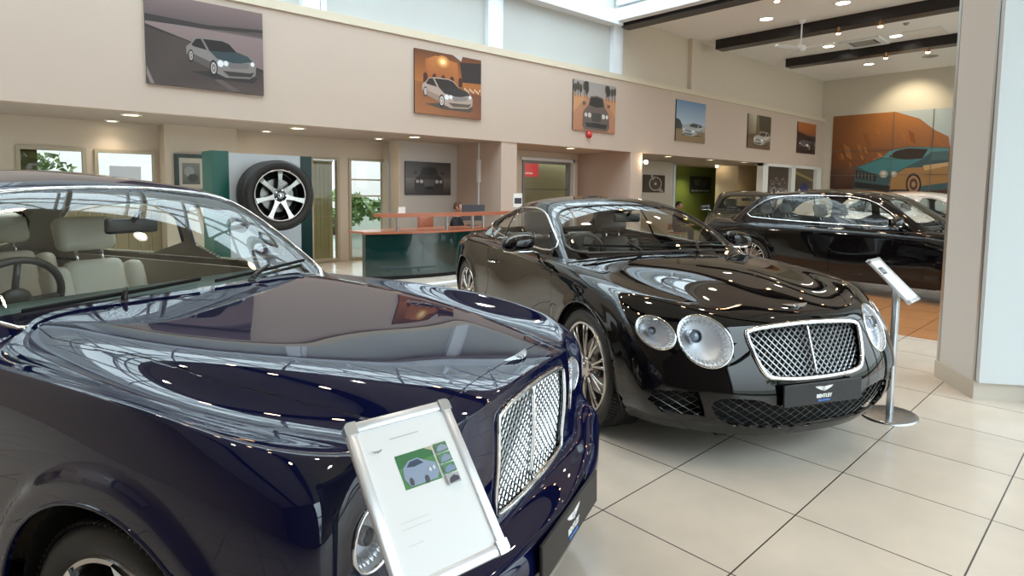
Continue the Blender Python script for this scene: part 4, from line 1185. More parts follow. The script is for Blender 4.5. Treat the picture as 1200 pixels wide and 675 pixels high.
# near, left and right outer walls ------------------------------------
YW = -3.4
b = BM(); boxx(b, (-7.15, YW, 0), (-7, 13, 7.3)); struct('wall_left', b, wall_m)
b = BM()
for x in np.arange(.8, 24, 2.6):
    boxx(b, (x-.05, YW-.08, 0), (x+.05, YW+.08, ZC))
for z in (.05, 2.6, ZC-.05): boxx(b, (.8, YW-.05, z-.05), (24, YW+.05, z+.05))
gf = struct('window_6', b, dark_steel)
b = BM(); boxx(b, (.8, YW-.01, .1), (24, YW+.0, ZC-.1)); obj('pane', b, clear, gf)
b = BM(); boxx(b, (-7.1, YW-.1, 0), (.75, YW+.1, ZC)); struct('wall_near', b, mat('near_wall_paint', (.22, .19, .17), .7))  # unseen; made solid and dark to darken reflections on the navy car's side
# ceiling --------------------------------------------------------------
YK = 5.3
b = BM(); boxx(b, (-7, YW-.1, ZC), (XE, YK, ZC+.15)); boxx(b, (11.62, YK, ZC), (XE, 9.3, ZC+.15)); struct('ceiling', b, ceil_m)
for i, x in enumerate((-2.65, .95, 4.6, 8.25)):
    b = BM(); boxx(b, (x-.2, YW, ZC-.25), (x+.2, YK-.1, ZC+.01)); struct('ceiling_beam', b, black_beam)
for x in (11.95, 15.55, 19.15):
    b = BM(); boxx(b, (x-.2, YW, ZC-.25), (x+.2, fy(x)+.08 if x < 12 else 8.3 if x < 16 else 7.9, ZC+.01)); struct('ceiling_beam', b, black_beam)
# skylight strip along the fascia
b = BM()
fbox(b, -7, 11.62, 5.30, 5.62, -.16, .10)
boxx(b, (-7, YK-.12, 5.36), (11.62, YK+.06, 5.75)); boxx(b, (11.44, YK-.12, 5.38), (11.66, 8.8, 5.66))
boxx(b, (-7, 7.10, 6.35), (11.62, 7.20, 6.5))
struct('ceiling_skylight_frame', b, white_steel)
b = BM()
k = 0
for i in range(16):
    x = -7+i*1.24
    boxx(b, (x-.04, YK, 5.78), (x+.04, fy(x), 5.88))
    boxx(b, (x-.025, YK, 6.38), (x+.025, fy(x), 6.44))
    for yy in (YK+.05, 7.15, fy(x)-.05): boxx(b, (x-.03, yy-.03, 5.8), (x+.03, yy+.03, 6.42))
    if i < 15:
        y0, y1 = (YK+.05, 7.15) if i % 2 else (7.15, YK+.05)
        tube(b, [(x, y0, 6.0), (x+1.24, y1, 6.0)], .03, n=6)
        y0, y1 = (fy(x)-.05, 7.15) if i % 2 else (7.15, fy(x)-.05)
        tube(b, [(x, y0, 6.0), (x+1.24, y1, 6.0)], .03, n=6)
boxx(b, (-7, 6.3, 5.95), (11.6, 6.36, 6.02)); boxx(b, (-7, 8.2, 5.95), (11.6, 8.25, 6.02))
struct('ceiling_skylight_truss', b, white_steel)
b = BM(); boxx(b, (-7, YK-.1, 6.5), (11.7, 9.3, 6.52)); o = struct('ceiling_skylight_glass', b, clear)
b = BM(); boxx(b, (-7, YK-.15, ZC), (11.6, YK-.1, 6.5)); boxx(b, (11.66, YK, ZC), (11.72, 9.3, 6.5)); struct('wall_skylight_kerb', b, wall_up)
# pillar by the right edge ----------------------------------------------
pm = mat('pillar_paint', (.74, .71, .68), .6)
p1, p2, p3 = [Vector(atZ(q, 0)) for q in ((1097, 441), (1141, 467), (1190, 467))]
pA = p1; u1 = (p1-p2).normalized(); u2 = Vector((-u1.y, u1.x, 0)); u2 = u2 if u2.dot(p3-p2) > 0 else -u2
L1 = (p1-p2).length; L2 = .34
def quad(bm, a, b_, c, d, z0, z1): prism(bm, [(q.x, q.y) for q in (a, b_, c, d)], z0, z1)
b = BM(); quad(b, p1, p2, p2+u2*L2, p1+u2*L2, 0, ZC); struct('wall_pillar', b, pm)
b = BM(); e = .012; quad(b, p1+(u1-u2)*e, p2-(u1+u2)*e, p2+(u2*(L2+e))-u1*e, p1+u2*(L2+e)+u1*e, 0, .13); struct('baseboard_pillar', b, mat('plinth_tile', (.62, .56, .48), .3))
b = BM(); w_ = .03
quad(b, p1+u1*.004-u2*.004, p1-u1*w_-u2*.004, p1-u1*w_+u2*.001, p1+u1*.004+u2*.03, .13, 3.2)
q = p2-u1*.004-u2*.004
quad(b, q, q+u1*.03, q+u1*.03+u2*.01, q+u2*.01, .13, 3.0); quad(b, q, q+u1*.006, q+u1*.006+u2*.04, q+u2*.04, .13, 3.0)
struct('trim_15', b, steel)
b = BM(); q = p2-u1*.05; quad(b, q, p2, p2+u2*(L2-.02), q+u2*(L2-.02), .13, 2.75); 
struct('wall_pillar_panel', b, mat('pillar_panel_daylit', (.66, .70, .72), .45))  # bluish colour carries the daylight falling on this face
b = BM(); q = p2+u2*(L2+.03); quad(b, q-u1*.08, q, q+u2*.07, q+u2*.07-u1*.08, 0, ZC); struct('trim_16', b, dark_steel)

# outdoors ----------------------------------------------------------------
b = BM(); boxx(b, (-60, -80, -.3), (80, -3.6, -.12)); boxx(b, (-60, 14, -.3), (80, 80, -.12)); struct('ground', b, mat('outdoor_ground', (.16, .17, .13), .9, noise_=.3, nscale=1))
def tree(name, c, r, h, label):
    t = empty(name, (c[0], c[1], -.12))
    b = BM(); tube(b, [(0, 0, 0), (.05, 0, h*.3), (0, .05, h*.6)], [.12, .09, .05], n=8); obj('trunk', b, mat('bark', (.08, .06, .04), .9), t, True)
    b = BM()
    for i in range(420):
        a, e_, q = random.uniform(0, 2*PI), random.uniform(-1, 1), random.uniform(.35, 1)**.5
        p = Vector((math.cos(a)*math.sqrt(1-e_*e_)*r*q, math.sin(a)*math.sqrt(1-e_*e_)*r*q, h*.6+e_*h*.38*q))
        d = .10*r
        vs = [b.verts.new(p+Vector((random.uniform(-d, d), random.uniform(-d, d), random.uniform(-d, d)))) for _ in range(4)]
        b.faces.new(vs[:3]); b.faces.new(vs[1:])
    obj('foliage', b, mat('leaves', (.10, .16, .04), .8), t)
    tag(t, label, 'tree')
tree('garden_tree', (.95+.3, 16.5, 0), 1.0, 2.55, 'green tree seen through the far left window')
tree('garden_tree', (-1.0, 17, 0), .9, 2.0, 'yellowish bush at the left edge of the far left window')
tree('garden_tree', (2.6, 20, 0), 1.0, 1.75, 'low bush outside right part of the far left window')
tree('garden_tree', (9.5, 19, 0), 2.0, 1.5, 'low green bush outside the glass door beside the reception')
tree('garden_tree', (6, -24, 0), 4, 6.5, 'dark tree outdoors across the forecourt')
for q in range(3): pass
# ================================================================== pictures on the fascia
def fasc_pic(art, x0, label, z0=2.79, z1=3.92):
    x = x0+art.w/2; ex = Vector((math.cos(FANG), math.sin(FANG), 0)); ez = Vector((math.sin(FANG), -math.cos(FANG), 0))
    return picture('wall_picture', art, basis(Vector((x, fy(x), (z0+z1)/2))+ez*.032, ex, Vector((0, 0, 1)), ez), label)
A = Art(1.5, 1.18)
A.grad((.20, .13, .13), (.10, .075, .075), 0, .3); A.grad((.06, .045, .045), (.20, .145, .14), .26, .34); A.grad((.24, .17, .165), (.17, .11, .11), .31, 1)
A.poly([(0, .24), (.5, .255), (1, .20), (1, .24), (.5, .30), (0, .32)], (.035, .028, .028))
A.poly([(0, .38), (.35, .48), (1, .72), (1, 1), (0, 1)], None, [(.05, .035, .03), (.07, .05, .045), (.05, .032, .03), (.08, .055, .05), (.06, .04, .035)])
A.poly([(0, .35), (1, .69), (1, .72), (.35, .48), (0, .38)], (.03, .02, .02))
A.poly([(0, .8), (.06, 1), (.03, 1), (0, .9)], (.22, .17, .16)); A.poly([(.6, .86), (.78, .98), (.7, .99), (.55, .88)], (.12, .08, .08))
A.car34(.32, .40, .93, .85, (.22, .19, .18), (.03, .05, .06), (.015, .01, .01), (.10, .08, .075), rim=(.45, .38, .36))
fasc_pic(A, 1.97, 'dark grey picture of a silver saloon on a road, largest-looking on the fascia', 2.80, 3.98)
A = Art(1.48, 1.12)
A.grad((.12, .035, .012), (.42, .14, .03), 0, .5); A.grad((.30, .10, .03), (.24, .075, .02), .5, 1)
A.poly([(.15, .14), (.3, .06), (.62, .12), (.66, .5), (.15, .5)], None, [(.38, .12, .03), (.5, .18, .05), (.45, .15, .04), (.35, .11, .03), (.3, .08, .02)])
A.poly([(.66, .1), (1, .06), (1, .4), (.7, .42)], (.03, .02, .018)); A.poly([(.55, 0), (.7, 0), (.68, .08)], (.5, .45, .42))
for i in range(5): A.poly([(.12+.13*i, .5), (.12+.13*i, .38), (.15+.13*i, .34), (.18+.13*i, .38), (.18+.13*i, .5)], (.06, .015, .008))
for rr, cc in ((.10, (.55, .22, .06)), (.07, (.8, .4, .12)), (.04, (1, .75, .35))): A.ell((.40, .14), rr, rr, cc)
for i in range(10): A.ell((.74+.026*i, .52+.02*(i % 3)), .012, .02, (.8, .5, .3))
A.poly([(0, .55), (.2, .52), (1, .6), (1, 1), (0, 1)], None, [(.30, .10, .03), (.22, .07, .02), (.16, .05, .02), (.2, .06, .02), (.34, .12, .035)])
A.car34(.10, .40, .86, .88, (.42, .30, .25), (.03, .022, .022), (.025, .015, .012), (.30, .2, .15), rim=(.7, .6, .55))
fasc_pic(A, 6.06, 'orange night picture of a silver coupe before an arcade, on the fascia')
A = Art(1.45, 1.1)
A.grad((.32, .28, .27), (.40, .32, .28), 0, .5); A.grad((.45, .22, .12), (.42, .17, .09), .32, 1)
A.poly([(0, .3), (.3, .3), (0, .65)], (.55, .27, .13)); A.poly([(1, .3), (.7, .3), (1, .65)], (.55, .25, .12))
for x in (.03, .09, .15, .24, .3, .76, .82, .9, .97):
    A.poly([(x, .08), (x+.012, .08), (x+.012, .34), (x, .34)], (.06, .035, .02)); A.ell((x+.006, .1+.04*((x*50) % 2)), .04, .09, (.07, .06, .045), 9)
A.poly([(.25, 0), (.33, 0), (.34, .2), (.29, .28), (.26, .2)], (.04, .035, .03)); A.poly([(.76, .02), (.83, .02), (.84, .2), (.78, .26)], (.04, .035, .03))
A.carfront(.2, .26, .86, .97, (.13, .09, .075), (.025, .02, .018), (.6, .55, .5), (.06, .045, .04))
fasc_pic(A, 10.12, 'sandy picture of a dark car seen head-on, above the red beacon')
A = Art(1.42, 1.08)
A.grad((.12, .22, .38), (.38, .46, .56), 0, .6); A.grad((.18, .13, .07), (.28, .18, .09), .6, 1)
A.poly([(0, .45), (.12, .48), (.22, .62), (.22, .7), (0, .7)], (.03, .04, .04)); A.poly([(.2, .62), (.6, .5), (1, .58), (1, .72), (.2, .72)], (.30, .32, .34))
A.car34(.22, .52, .94, .86, (.42, .43, .44), (.36, .37, .4), (.03, .04, .05), (.2, .2, .2), True)
A.poly([(0, .86), (1, .84), (1, 1), (0, 1)], (.24, .16, .08))
fasc_pic(A, 14.07, 'blue sky picture of a silver car, between the sandy and the brown pictures')
A = Art(1.48, 1.04)
A.grad((.16, .12, .07), (.09, .055, .03), 0, 1); A.poly([(0, 0), (.35, 0), (.33, .55), (0, .6)], None, [(.30, .26, .18), (.5, .45, .36), (.25, .2, .14), (.15, .1, .06)])
A.poly([(.45, 0), (1, 0), (1, .5), (.5, .45)], (.035, .03, .015)); A.poly([(0, .75), (1, .7), (1, 1), (0, 1)], (.14, .09, .05))
A.car34(.25, .48, .98, .9, (.5, .46, .42), (.42, .40, .36), (.05, .04, .03), (.3, .25, .2), True)
fasc_pic(A, 17.9, 'brown picture of a pale open car under trees, last but one on the fascia', 2.84, 3.88)
A = Art(1.48, 1.06)
A.grad((.45, .14, .04), (.25, .09, .04), 0, .4); A.grad((.08, .04, .03), (.04, .025, .02), .4, 1)
A.poly([(0, .3), (.3, .36), (1, .48), (1, .6), (0, .6)], (.04, .022, .018))
A.car34(.08, .42, .98, .92, (.07, .055, .06), (.10, .09, .10), (.015, .012, .012), (.03, .025, .025), True, rim=(.5, .42, .38))
fasc_pic(A, 21.35, 'orange sunset picture of a dark coupe, nearest the corner of the fascia', 2.86, 3.92)
# lower row at the far end
def lowpic(A, x0, z0, label, Y=None):
    x = x0+A.w/2
    return picture('wall_picture', A, basis(Vector((x, (fy(x)+.04 if Y is None else Y), z0+A.h/2)), Vector((1, 0, 0)), Vector((0, 0, 1)), Vector((0, -1, 0))), label)
A = Art(1.62, 1.1); A.grad((.05, .035, .025), (.09, .06, .045))
A.car34(.1, .5, .95, .95, (.16, .13, .11), (.14, .12, .1), (.05, .04, .03), (.08, .06, .05))
for i in range(14): A.ell((.15+.05*i, .45+.1*math.sin(i)), .03, .03, (.25, .22, .2))
for a, c in ((.3, .75), (.62, .8)): A.ell((a, c), .09, .14, (.35, .33, .3)); A.ell((a, c), .06, .1, (.05, .04, .04))
lowpic(A, 19.4, 1.25, 'dark picture of a vintage racing car, left pane of the white framed screen')
A = Art(1.65, 1.1); A.grad((.12, .09, .04), (.05, .04, .04)); A.poly([(0, .1), (1, .35), (1, .42), (0, .2)], (.28, .2, .08))
A.poly([(.3, .6), (.5, .45), (.7, .6), (.75, .9), (.25, .9)], (.03, .04, .16)); A.ell((.24, .78), .07, .12, (.5, .48, .45)); A.ell((.8, .78), .07, .12, (.5, .48, .45))
lowpic(A, 21.4, 1.25, 'dark picture of a blue vintage car, right pane of the white framed screen')
# watch picture and the green room picture
x0, x1 = X(753, YD, 215), X(778, YD, 215)
A = Art(x1-x0, zAt(765, 205, YD)-zAt(765, 225.5, YD)); A.grad((.05, .028, .02), (.08, .05, .035))
for r, c in ((.30, (.45, .38, .32)), (.25, (.05, .03, .02)), (.2, (.10, .06, .04)), (.06, (.5, .45, .4))): A.ell((.55, .5), r, r*1.35, c, 24)
A.poly([(.3, 0), (.42, 0), (.5, .25), (.38, .3)], (.4, .34, .3)); A.poly([(.62, .8), (.8, .72), (.95, .95), (.8, 1)], (.35, .3, .26))
lowpic(A, x0, zAt(765, 225.5, YD), 'dark brown picture of a watch dial on the wall right of the pier', YD-.035)
x0, x1 = X(808, 11.9, 215), X(832, 11.9, 215)
A = Art(x1-x0, zAt(820, 207, 11.9)-zAt(820, 226, 11.9)); A.grad((.03, .03, .022), (.05, .05, .04))
A.poly([(.15, .2), (.5, .15), (.4, .6), (.2, .5)], (.12, .12, .1)); A.poly([(.55, .3), (.85, .2), (.8, .6), (.5, .6)], (.09, .09, .08))
for i in range(9): A.poly([(.06+.1*i, .82), (.12+.1*i, .82), (.12+.1*i, .92), (.06+.1*i, .92)], (.6, .6, .55))
lowpic(A, x0, zAt(820, 226, 11.9), 'black film strip picture on the green wall', 11.86)
# reception picture
x0, x1 = X(474, YR, 210), X(527, YR, 210); z0, z1 = zAt(500, 228.5, YR), zAt(500, 190, YR)
A = Art(x1-x0, z1-z0); A.grad((.05, .045, .042), (.14, .125, .12), 0, .5); A.grad((.22, .19, .18), (.03, .025, .025), .5, 1)
A.carfront(.17, .12, .85, .93, (.045, .04, .04), (.02, .018, .018), (.55, .53, .52), (.12, .11, .11))
lowpic(A, x0, z0, 'black and white picture of a coupe head-on, on the wall behind reception', YR-.035)
# framed pair on the pilaster
YP = 10.6
x0, x1 = X(204, YP, 200), X(249, YP, 200); z1 = zAt(226, 181, YP)
r = empty('framed_pair'); fw_, fh = x1-x0+.25, .62
b = BM()
for a in ((0, 0, fw_, .06), (0, fh-.06, fw_, fh), (0, .06, .06, fh-.06), (fw_-.06, .06, fw_, fh-.06)): boxx(b, (x0+a[0], YP-.05, z1-fh+a[1]), (x0+a[2], YP, z1-fh+a[3]))
obj('frame', b, mat('dark_green_frame', (.01, .03, .025), .3), r)
b = BM(); boxx(b, (x0+.06, YP-.02, z1-fh+.06), (x0+fw_-.06, YP-.005, z1-.06)); obj('mount', b, mat('cream_mount', (.62, .58, .50), .7), r)
for k in range(2):
    A = Art(.26, .34); A.grad((.2, .22, .2), (.08, .09, .08)); A.ell((.4, .4), .3, .25, (.3, .32, .3), 9); A.ell((.6, .7), .3, .2, (.04, .045, .04), 9)
    xf(A.bm, A.bm.verts[:], basis((x0+.24+.36*k, YP-.024, z1-fh/2), (1, 0, 0), (0, 0, 1), (0, -1, 0))); obj('photograph', A.bm, print_mat(), r)
tag(r, 'dark green frame holding two photographs, on the pilaster left of the tyre stand', 'picture frame')
# mural ---------------------------------------------------------------------
mY0, mZ0 = atX((973, 222), XE)[1:]; mY1, mZ1 = atX((1112, 124), XE)[1:]
mz_top = float(atX((973, 137), XE)[2]); W_ = float(mY0)-3.6; H_ = mz_top-.95
ub = lambda px, py: ((float(mY0)-float(atX((px, py), XE)[1]))/W_, (mz_top-float(atX((px, py), XE)[2]))/H_)
A = Art(W_, H_); A.grad((.42, .48, .50), (.50, .55, .55))
A.poly([ub(*q) for q in ((973, 137), (1050, 130), (1078, 139), (1095, 152), (1112, 160), (1118, 205), (973, 205))], None, [(.28, .10, .03), (.42, .16, .04), (.38, .15, .05), (.36, .14, .05), (.35, .14, .05), (.25, .09, .03), (.10, .035, .015)])
random.seed(3)
for i in range(46):
    px = random.uniform(975, 1100); py = random.uniform(141, 192)
    l = random.uniform(6, 20)
    if py < 137+max(0, px-1052)*.42+8: continue
    c = random.choice([(.34, .12, .03), (.45, .18, .05), (.24, .08, .02), (.38, .14, .04)])
    A.poly([ub(px, py), ub(px+l*.4, py+l*.25), ub(px+l*.55, py+l), ub(px+l*.2, py+l*.8)], c)
A.poly([ub(*q) for q in ((973, 200), (1000, 195), (1118, 190), (1118, 232), (973, 225))], None, [(.07, .03, .02), (.16, .07, .03), (.14, .06, .03), (.06, .025, .015), (.03, .012, .01)])
teal = (.06, .20, .22); bro = (.36, .19, .07)
def MP(l, c): A.poly([ub(*q) for q in l], c)
MP([(1001, 222), (1003, 196), (1012, 193), (1034, 184), (1045, 177), (1062, 172), (1090, 172), (1112, 174), (1112, 222), (1080, 224), (1050, 222)], (.05, .10, .11))
MP([(1006, 196), (1034, 186), (1068, 187), (1082, 186), (1062, 196), (1042, 206), (1026, 205)], teal)
MP([(1034, 185), (1043, 177), (1060, 173), (1088, 172), (1112, 174), (1112, 178), (1092, 178), (1080, 187), (1062, 186)], (.10, .26, .28))
MP([(1042, 184), (1050, 177), (1064, 174), (1088, 175), (1081, 186), (1060, 187)], (.04, .025, .02)); MP([(1092, 178), (1112, 177), (1112, 187), (1091, 188)], (.08, .14, .15))
MP([(1046, 206), (1062, 197), (1080, 196), (1112, 190), (1112, 214), (1080, 218), (1066, 222), (1040, 222)], bro); MP([(1082, 194), (1112, 190), (1112, 194), (1084, 200)], (.55, .36, .18))
MP([(1003, 199), (1028, 204), (1027, 213), (1004, 209)], (.03, .03, .03)); MP([(1002, 213), (1044, 218), (1042, 223), (1002, 220)], (.02, .02, .02))
for i in range(5): MP([(1006+4*i, 201+i*.8), (1007+4*i, 201+i*.8), (1007+4*i, 209+i*.8), (1006+4*i, 208+i*.8)], (.16, .16, .15))
for cx, cy, rx in ((1036, 204, 5), (1048, 204, 4)):
    A.poly([ub(cx+rx*math.cos(t), cy+rx*.9*math.sin(t)) for t in [2*PI*i/14 for i in range(14)]], (.45, .40, .33)); A.poly([ub(cx+rx*.5*math.cos(t), cy+rx*.45*math.sin(t)) for t in [2*PI*i/14 for i in range(14)]], (.7, .66, .6))
for q, c in ((1, (.02, .015, .012)), (.78, (.40, .22, .12)), (.55, (.10, .05, .03)), (.25, (.4, .25, .14))):
    A.poly([ub(1071+9*q*math.cos(t), 216+13*q*math.sin(t)) for t in [2*PI*i/20 for i in range(20)]], c)
mu = picture('wall_mural', A, basis(Vector((XE-.03, float(mY0)-W_/2, mz_top-H_/2)), (0, -1, 0), (0, 0, 1), (-1, 0, 0)), 'huge mural of a teal and bronze coupe before an orange hillside', 'mural', thick=.02)
b = BM()
for py in (176.5, 205.5):
    z = float(atX((1000, py), XE)[2]); boxx(b, (XE-.06, float(mY0)-W_, z-.008), (XE-.045, float(mY0), z+.008))
for px in (1046, 1092):
    y = float(atX((px, 180), XE)[1]); boxx(b, (XE-.06, y-.008, .95), (XE-.045, y+.008, mz_top))
obj('joint_strip', b, mat('joint_grey', (.16, .13, .11), .5), None)
js = bpy.data.objects['joint_strip']; js.data.transform(mu.matrix_world.inverted()); js.parent = mu

# ================================================================== lamps
lamp_w = mat('lamp_warm', (1, .95, .8), .5, emit=(1, .86, .60), es=14)
lamp_y = mat('lamp_yellow', (1, .95, .8), .5, emit=(1, .84, .42), es=10)
lamp_c = mat('lamp_white', (1, 1, 1), .5, emit=(1, .95, .85), es=14)
ring_m = mat('lamp_ring', (.75, .73, .68), .35)
def spotlight(loc, power, col, ang=120, tgt=None, r=.07, blend=.8):
    l = bpy.data.lights.new('spot_lamp', 'SPOT'); l.energy = power; l.color = col; l.spot_size = R_(ang); l.spot_blend = blend; l.shadow_soft_size = r
    o = bpy.data.objects.new('spot_lamp', l); COL.objects.link(o); o.location = loc
    if tgt is not None: o.rotation_euler = (Vector(tgt)-Vector(loc)).to_track_quat('-Z', 'Y').to_euler()
    return o
def downlight(x, y, z, r, m_, label, group, power=0, col=(1, .82, .6)):
    t = empty('downlight', (x, y, z))
    b = BM(); lathe(b, [(r*.86, -.002), (r*.9, -.016), (r*1.12, -.012), (r*1.15, 0)], n=28, axis='Z'); bmesh.ops.recalc_face_normals(b, faces=b.faces[:]); obj('ring', b, ring_m, t, True)
    b = BM(); prism(b, circ(0, 0, r*.87, 24), -.008, -.003); obj('diffuser', b, m_, t)
    tag(t, label, 'downlight', group)
    if power: spotlight((x, y, z-.03), power, col)
front_row = [(1.87, 9.58), (4.19, 9.55), (6.35, 9.4), (8.33, 9.12), (10.33, 9.05), (14.25, 8.98), (16.41, 8.9), (18.33, 8.8)]
front_row.append((20.2, 9.2))  # extra downlight, added to brighten the dim wall behind the screens
names_f = ['left end of the navy car', 'tyre display stand', 'reception picture', 'pier left of the glazed bay', 'red beacon', 'watch picture', 'green room opening', 'beige back wall by the far screen', 'white framed screens, added for light']
for (x, y), nn in zip(front_row, names_f):
    downlight(x, y, ZS, .115, lamp_y, 'yellow lit downlight in the soffit edge above the %s' % nn, 'bright soffit downlights', 26, (1, .80, .5))
for (x, y), nn in zip([(1.84, 10.7), (4.05, 10.5), (6.11, 10.25)], ['garden windows', 'tyre stand, set back', 'steel posts']):
    downlight(x, y, ZS, .085, lamp_w, 'smaller warm downlight deeper in the soffit near the %s' % nn, 'small soffit downlights', 16, (1, .85, .65))
for x, y, nn in [(14.34, 6.48, 'left, above the ceiling fan'), (14.3, 4.79, 'right, at the top edge'), (18.16, 6.4, 'beside the fan blades'), (21.48, 6.34, 'nearest the far wall'), (18.2, 4.77, 'right of the air conditioning cassette')]:
    downlight(x, y, ZC, .16, lamp_c, 'white round downlight in the far ceiling, %s' % nn, 'ceiling downlights', 95, (1, .9, .75))
for x, y in [(9.8, 4.8), (9.8, 2.4), (6.3, 4.8), (6.3, 2.4), (6.3, .2), (2.8, 4.8), (2.8, 2.4), (2.8, .2), (-.8, 4.8), (-.8, 2.4), (14.3, 2.6), (18.2, 2.8)]:
    downlight(x, y, ZC, .13, lamp_c, 'white downlight in the ceiling over the parked cars', 'showroom ceiling downlights', 70, (1, .9, .75))
def beam_spot(x, y, label, group=None, power=30, n=True):
    t = empty('beam_spotlight', (x, y, ZC-.25))
    b = BM(); cyl(b, (0, 0, 0), (0, 0, -.05), .02, n=8); cyl(b, (0, 0, -.05), (0, 0, -.15), .05, .06, n=20); obj('lamp_housing', b, mat('spot_housing', (.3, .16, .08), .3, .8), t, True, 40)
    b = BM(); ball(b, (0, 0, -.150), (.05, .05, .022), 14); obj('bulb', b, mat('bulb_warm', (1, .7, .4), .5, emit=(1, .55, .25), es=60), t, True)
    tag(t, label, 'spotlight', group); spotlight((x, y, ZC-.45), power, (1, .68, .4), 110)
for x, y, nn in ((15.3, 5.19, 'left lamp under the middle black beam'), (15.3, 4.32, 'right lamp under the middle black beam'), (18.9, 5.17, 'left lamp under the last black beam'), (18.9, 4.2, 'right lamp under the last black beam')):
    beam_spot(x, y, 'small orange glowing spotlight, %s' % nn, 'beam spotlights of the far ceiling')
for x in (11.95, 8.25, 4.6, .95):
    for y in (5.2, 4.2, 3.2, 2.2, 1.2): beam_spot(x, y, 'small orange spotlight under a black beam over the cars', 'beam spotlights over the cars', 22)
# bulb on the edge of the pier
t = empty('wall_spotlight', (12.76, fy(12.7)-.05, zAt(754, 190, 8.75)))
b = BM(); cyl(b, (0, .06, 0), (0, 0, 0), .03, n=16); obj('lamp_housing', b, steel, t, True, 40)
b = BM(); ball(b, (0, -.02, 0), .05, 14); obj('bulb', b, mat('bulb_bright', (1, .9, .7), .5, emit=(1, .8, .5), es=60), t, True)
tag(t, 'small bright bulb on the edge of the pier beside the watch picture', 'spotlight')
for px, py, Y in ((832, 194, 12.0),):
    c = atY((px+7, py+1), 10.65); t = empty('wall_spotlight', tuple(c)); b = BM(); cyl(b, (0, .05, 0), (0, -.02, 0), .04, n=14); obj('lamp_housing', b, steel, t, True, 40)
    b = BM(); ball(b, (0, -.03, 0), .045, 12); obj('bulb', b, mat('bulb_bright'), t, True); tag(t, 'small bright bulb at the top right of the green room opening', 'spotlight')
spotlight((19.8, 11.3, 2.35), 60, (1, .95, .6)); spotlight((11.3, 12.4, 2.35), 60, (1, .9, .7)); spotlight((22.3, 5.5, 5.3), 160, (1, .86, .62), 100, (23.6, 5.6, 3.9))  # spots without fittings, added to brighten green room, office and mural wall
# red beacon
c = fas((689, 158)); t = empty('alarm_beacon', (c[0], fy(c[0]), c[2]))
b = BM(); cyl(b, (0, 0, 0), (0, -.03, 0), .07, n=24); obj('base', b, mat('beacon_base', (.35, .02, .02), .4), t, True, 40)
b = BM(); ball(b, (0, -.03, 0), (.085, .07, .085), 20); obj('lens', b, mat('beacon_red', (.55, .01, .015), .25, coat=.6), t, True); tag(t, 'round red alarm beacon on the fascia below the sandy picture', 'beacon')
# cable box on the pier side
t = empty('wall_cable_box'); b = BM(); zz = zAt(571, 200, 9.6)
boxx(b, (8.04, 9.55, zz-.25), (8.10, 9.62, zz+.22)); obj('housing', b, white_paint, t); b = BM(); boxx(b, (8.06, 9.58, zz-.9), (8.09, 9.60, ZS)); obj('conduit', b, white_paint, t)
tag(t, 'slim white box with cable conduit on the side of the pier right of reception', 'cable box')
# fan ----------------------------------------------------------------------
c = atZ((940, 24), ZC); fx_, fyy = float(c[0]), float(c[1]); zf = float(onplane((941, 56), (1, 0, 0), fx_)[2])
t = empty('ceiling_fan', (fx_, fyy, ZC))
b = BM(); cyl(b, (0, 0, -.07), (0, 0, 0), .05, .09, n=20); obj('canopy', b, white_paint, t, True, 40)
b = BM(); cyl(b, (0, 0, zf-ZC+.08), (0, 0, -.05), .018, n=10); obj('rod', b, white_paint, t, True, 40)
b = BM(); lathe(b, [(.001, .10), (.06, .09), (.12, .04), (.13, 0), (.10, -.05), (.001, -.07)], n=24, axis='Z'); bmesh.ops.translate(b, vec=(0, 0, zf-ZC), verts=b.verts[:]); bmesh.ops.recalc_face_normals(b, faces=b.faces[:]); obj('motor', b, white_paint, t, True)
for i in range(3):
    b = BM(); prism(b, [(.12, -.03), (.35, -.07), (.72, -.06), (.75, 0), (.72, .06), (.35, .07), (.12, .03)], -.006, .006)
    xf(b, b.verts[:], Matrix.Translation((0, 0, zf-ZC)) @ Matrix.Rotation(2*PI*i/3+.6, 4, 'Z') @ Matrix.Rotation(.25, 4, 'X')); obj('blade', b, white_paint, t)
tag(t, 'white three-bladed ceiling fan hanging from the far ceiling', 'ceiling fan')
# cassette, vents
c = atZ((1013, 49), ZC); t = empty('air_conditioner', (float(c[0]), float(c[1]), ZC))
b = BM()
for a in ((-.48, -.48, .48, -.34), (-.48, .34, .48, .48), (-.48, -.34, -.34, .34), (.34, -.34, .48, .34)): boxx(b, (a[0], a[1], -.05), (a[2], a[3], -.001))
obj('surround', b, white_paint, t)
b = BM(); boxx(b, (-.34, -.34, -.02), (.34, .34, -.005)); obj('recess', b, mat('recess_grey', (.10, .09, .08), .7), t)
b = BM()
for i in range(11): boxx(b, (-.24, -.24+i*.048, -.045), (.24, -.22+i*.048, -.02))
boxx(b, (-.27, -.27, -.045), (-.24, .27, -.02)); boxx(b, (.24, -.27, -.045), (.27, .27, -.02)); obj('grille', b, mat('grille_grey', (.45, .42, .38), .5), t)
tag(t, 'square air conditioning cassette with grey grille in the far ceiling', 'air conditioner')
for px, py, w_, lb in ((1085, 38, .42, 'pale square access panel in the ceiling right of the cassette'),):
    c = atZ((px, py), ZC); b = BM(); boxx(b, (c[0]-w_, c[1]-w_, ZC-.014), (c[0]+w_, c[1]+w_, ZC-.001), ); tag(obj('access_panel', b, mat('panel_pink', (.78, .72, .68), .6)), lb, 'ceiling panel')
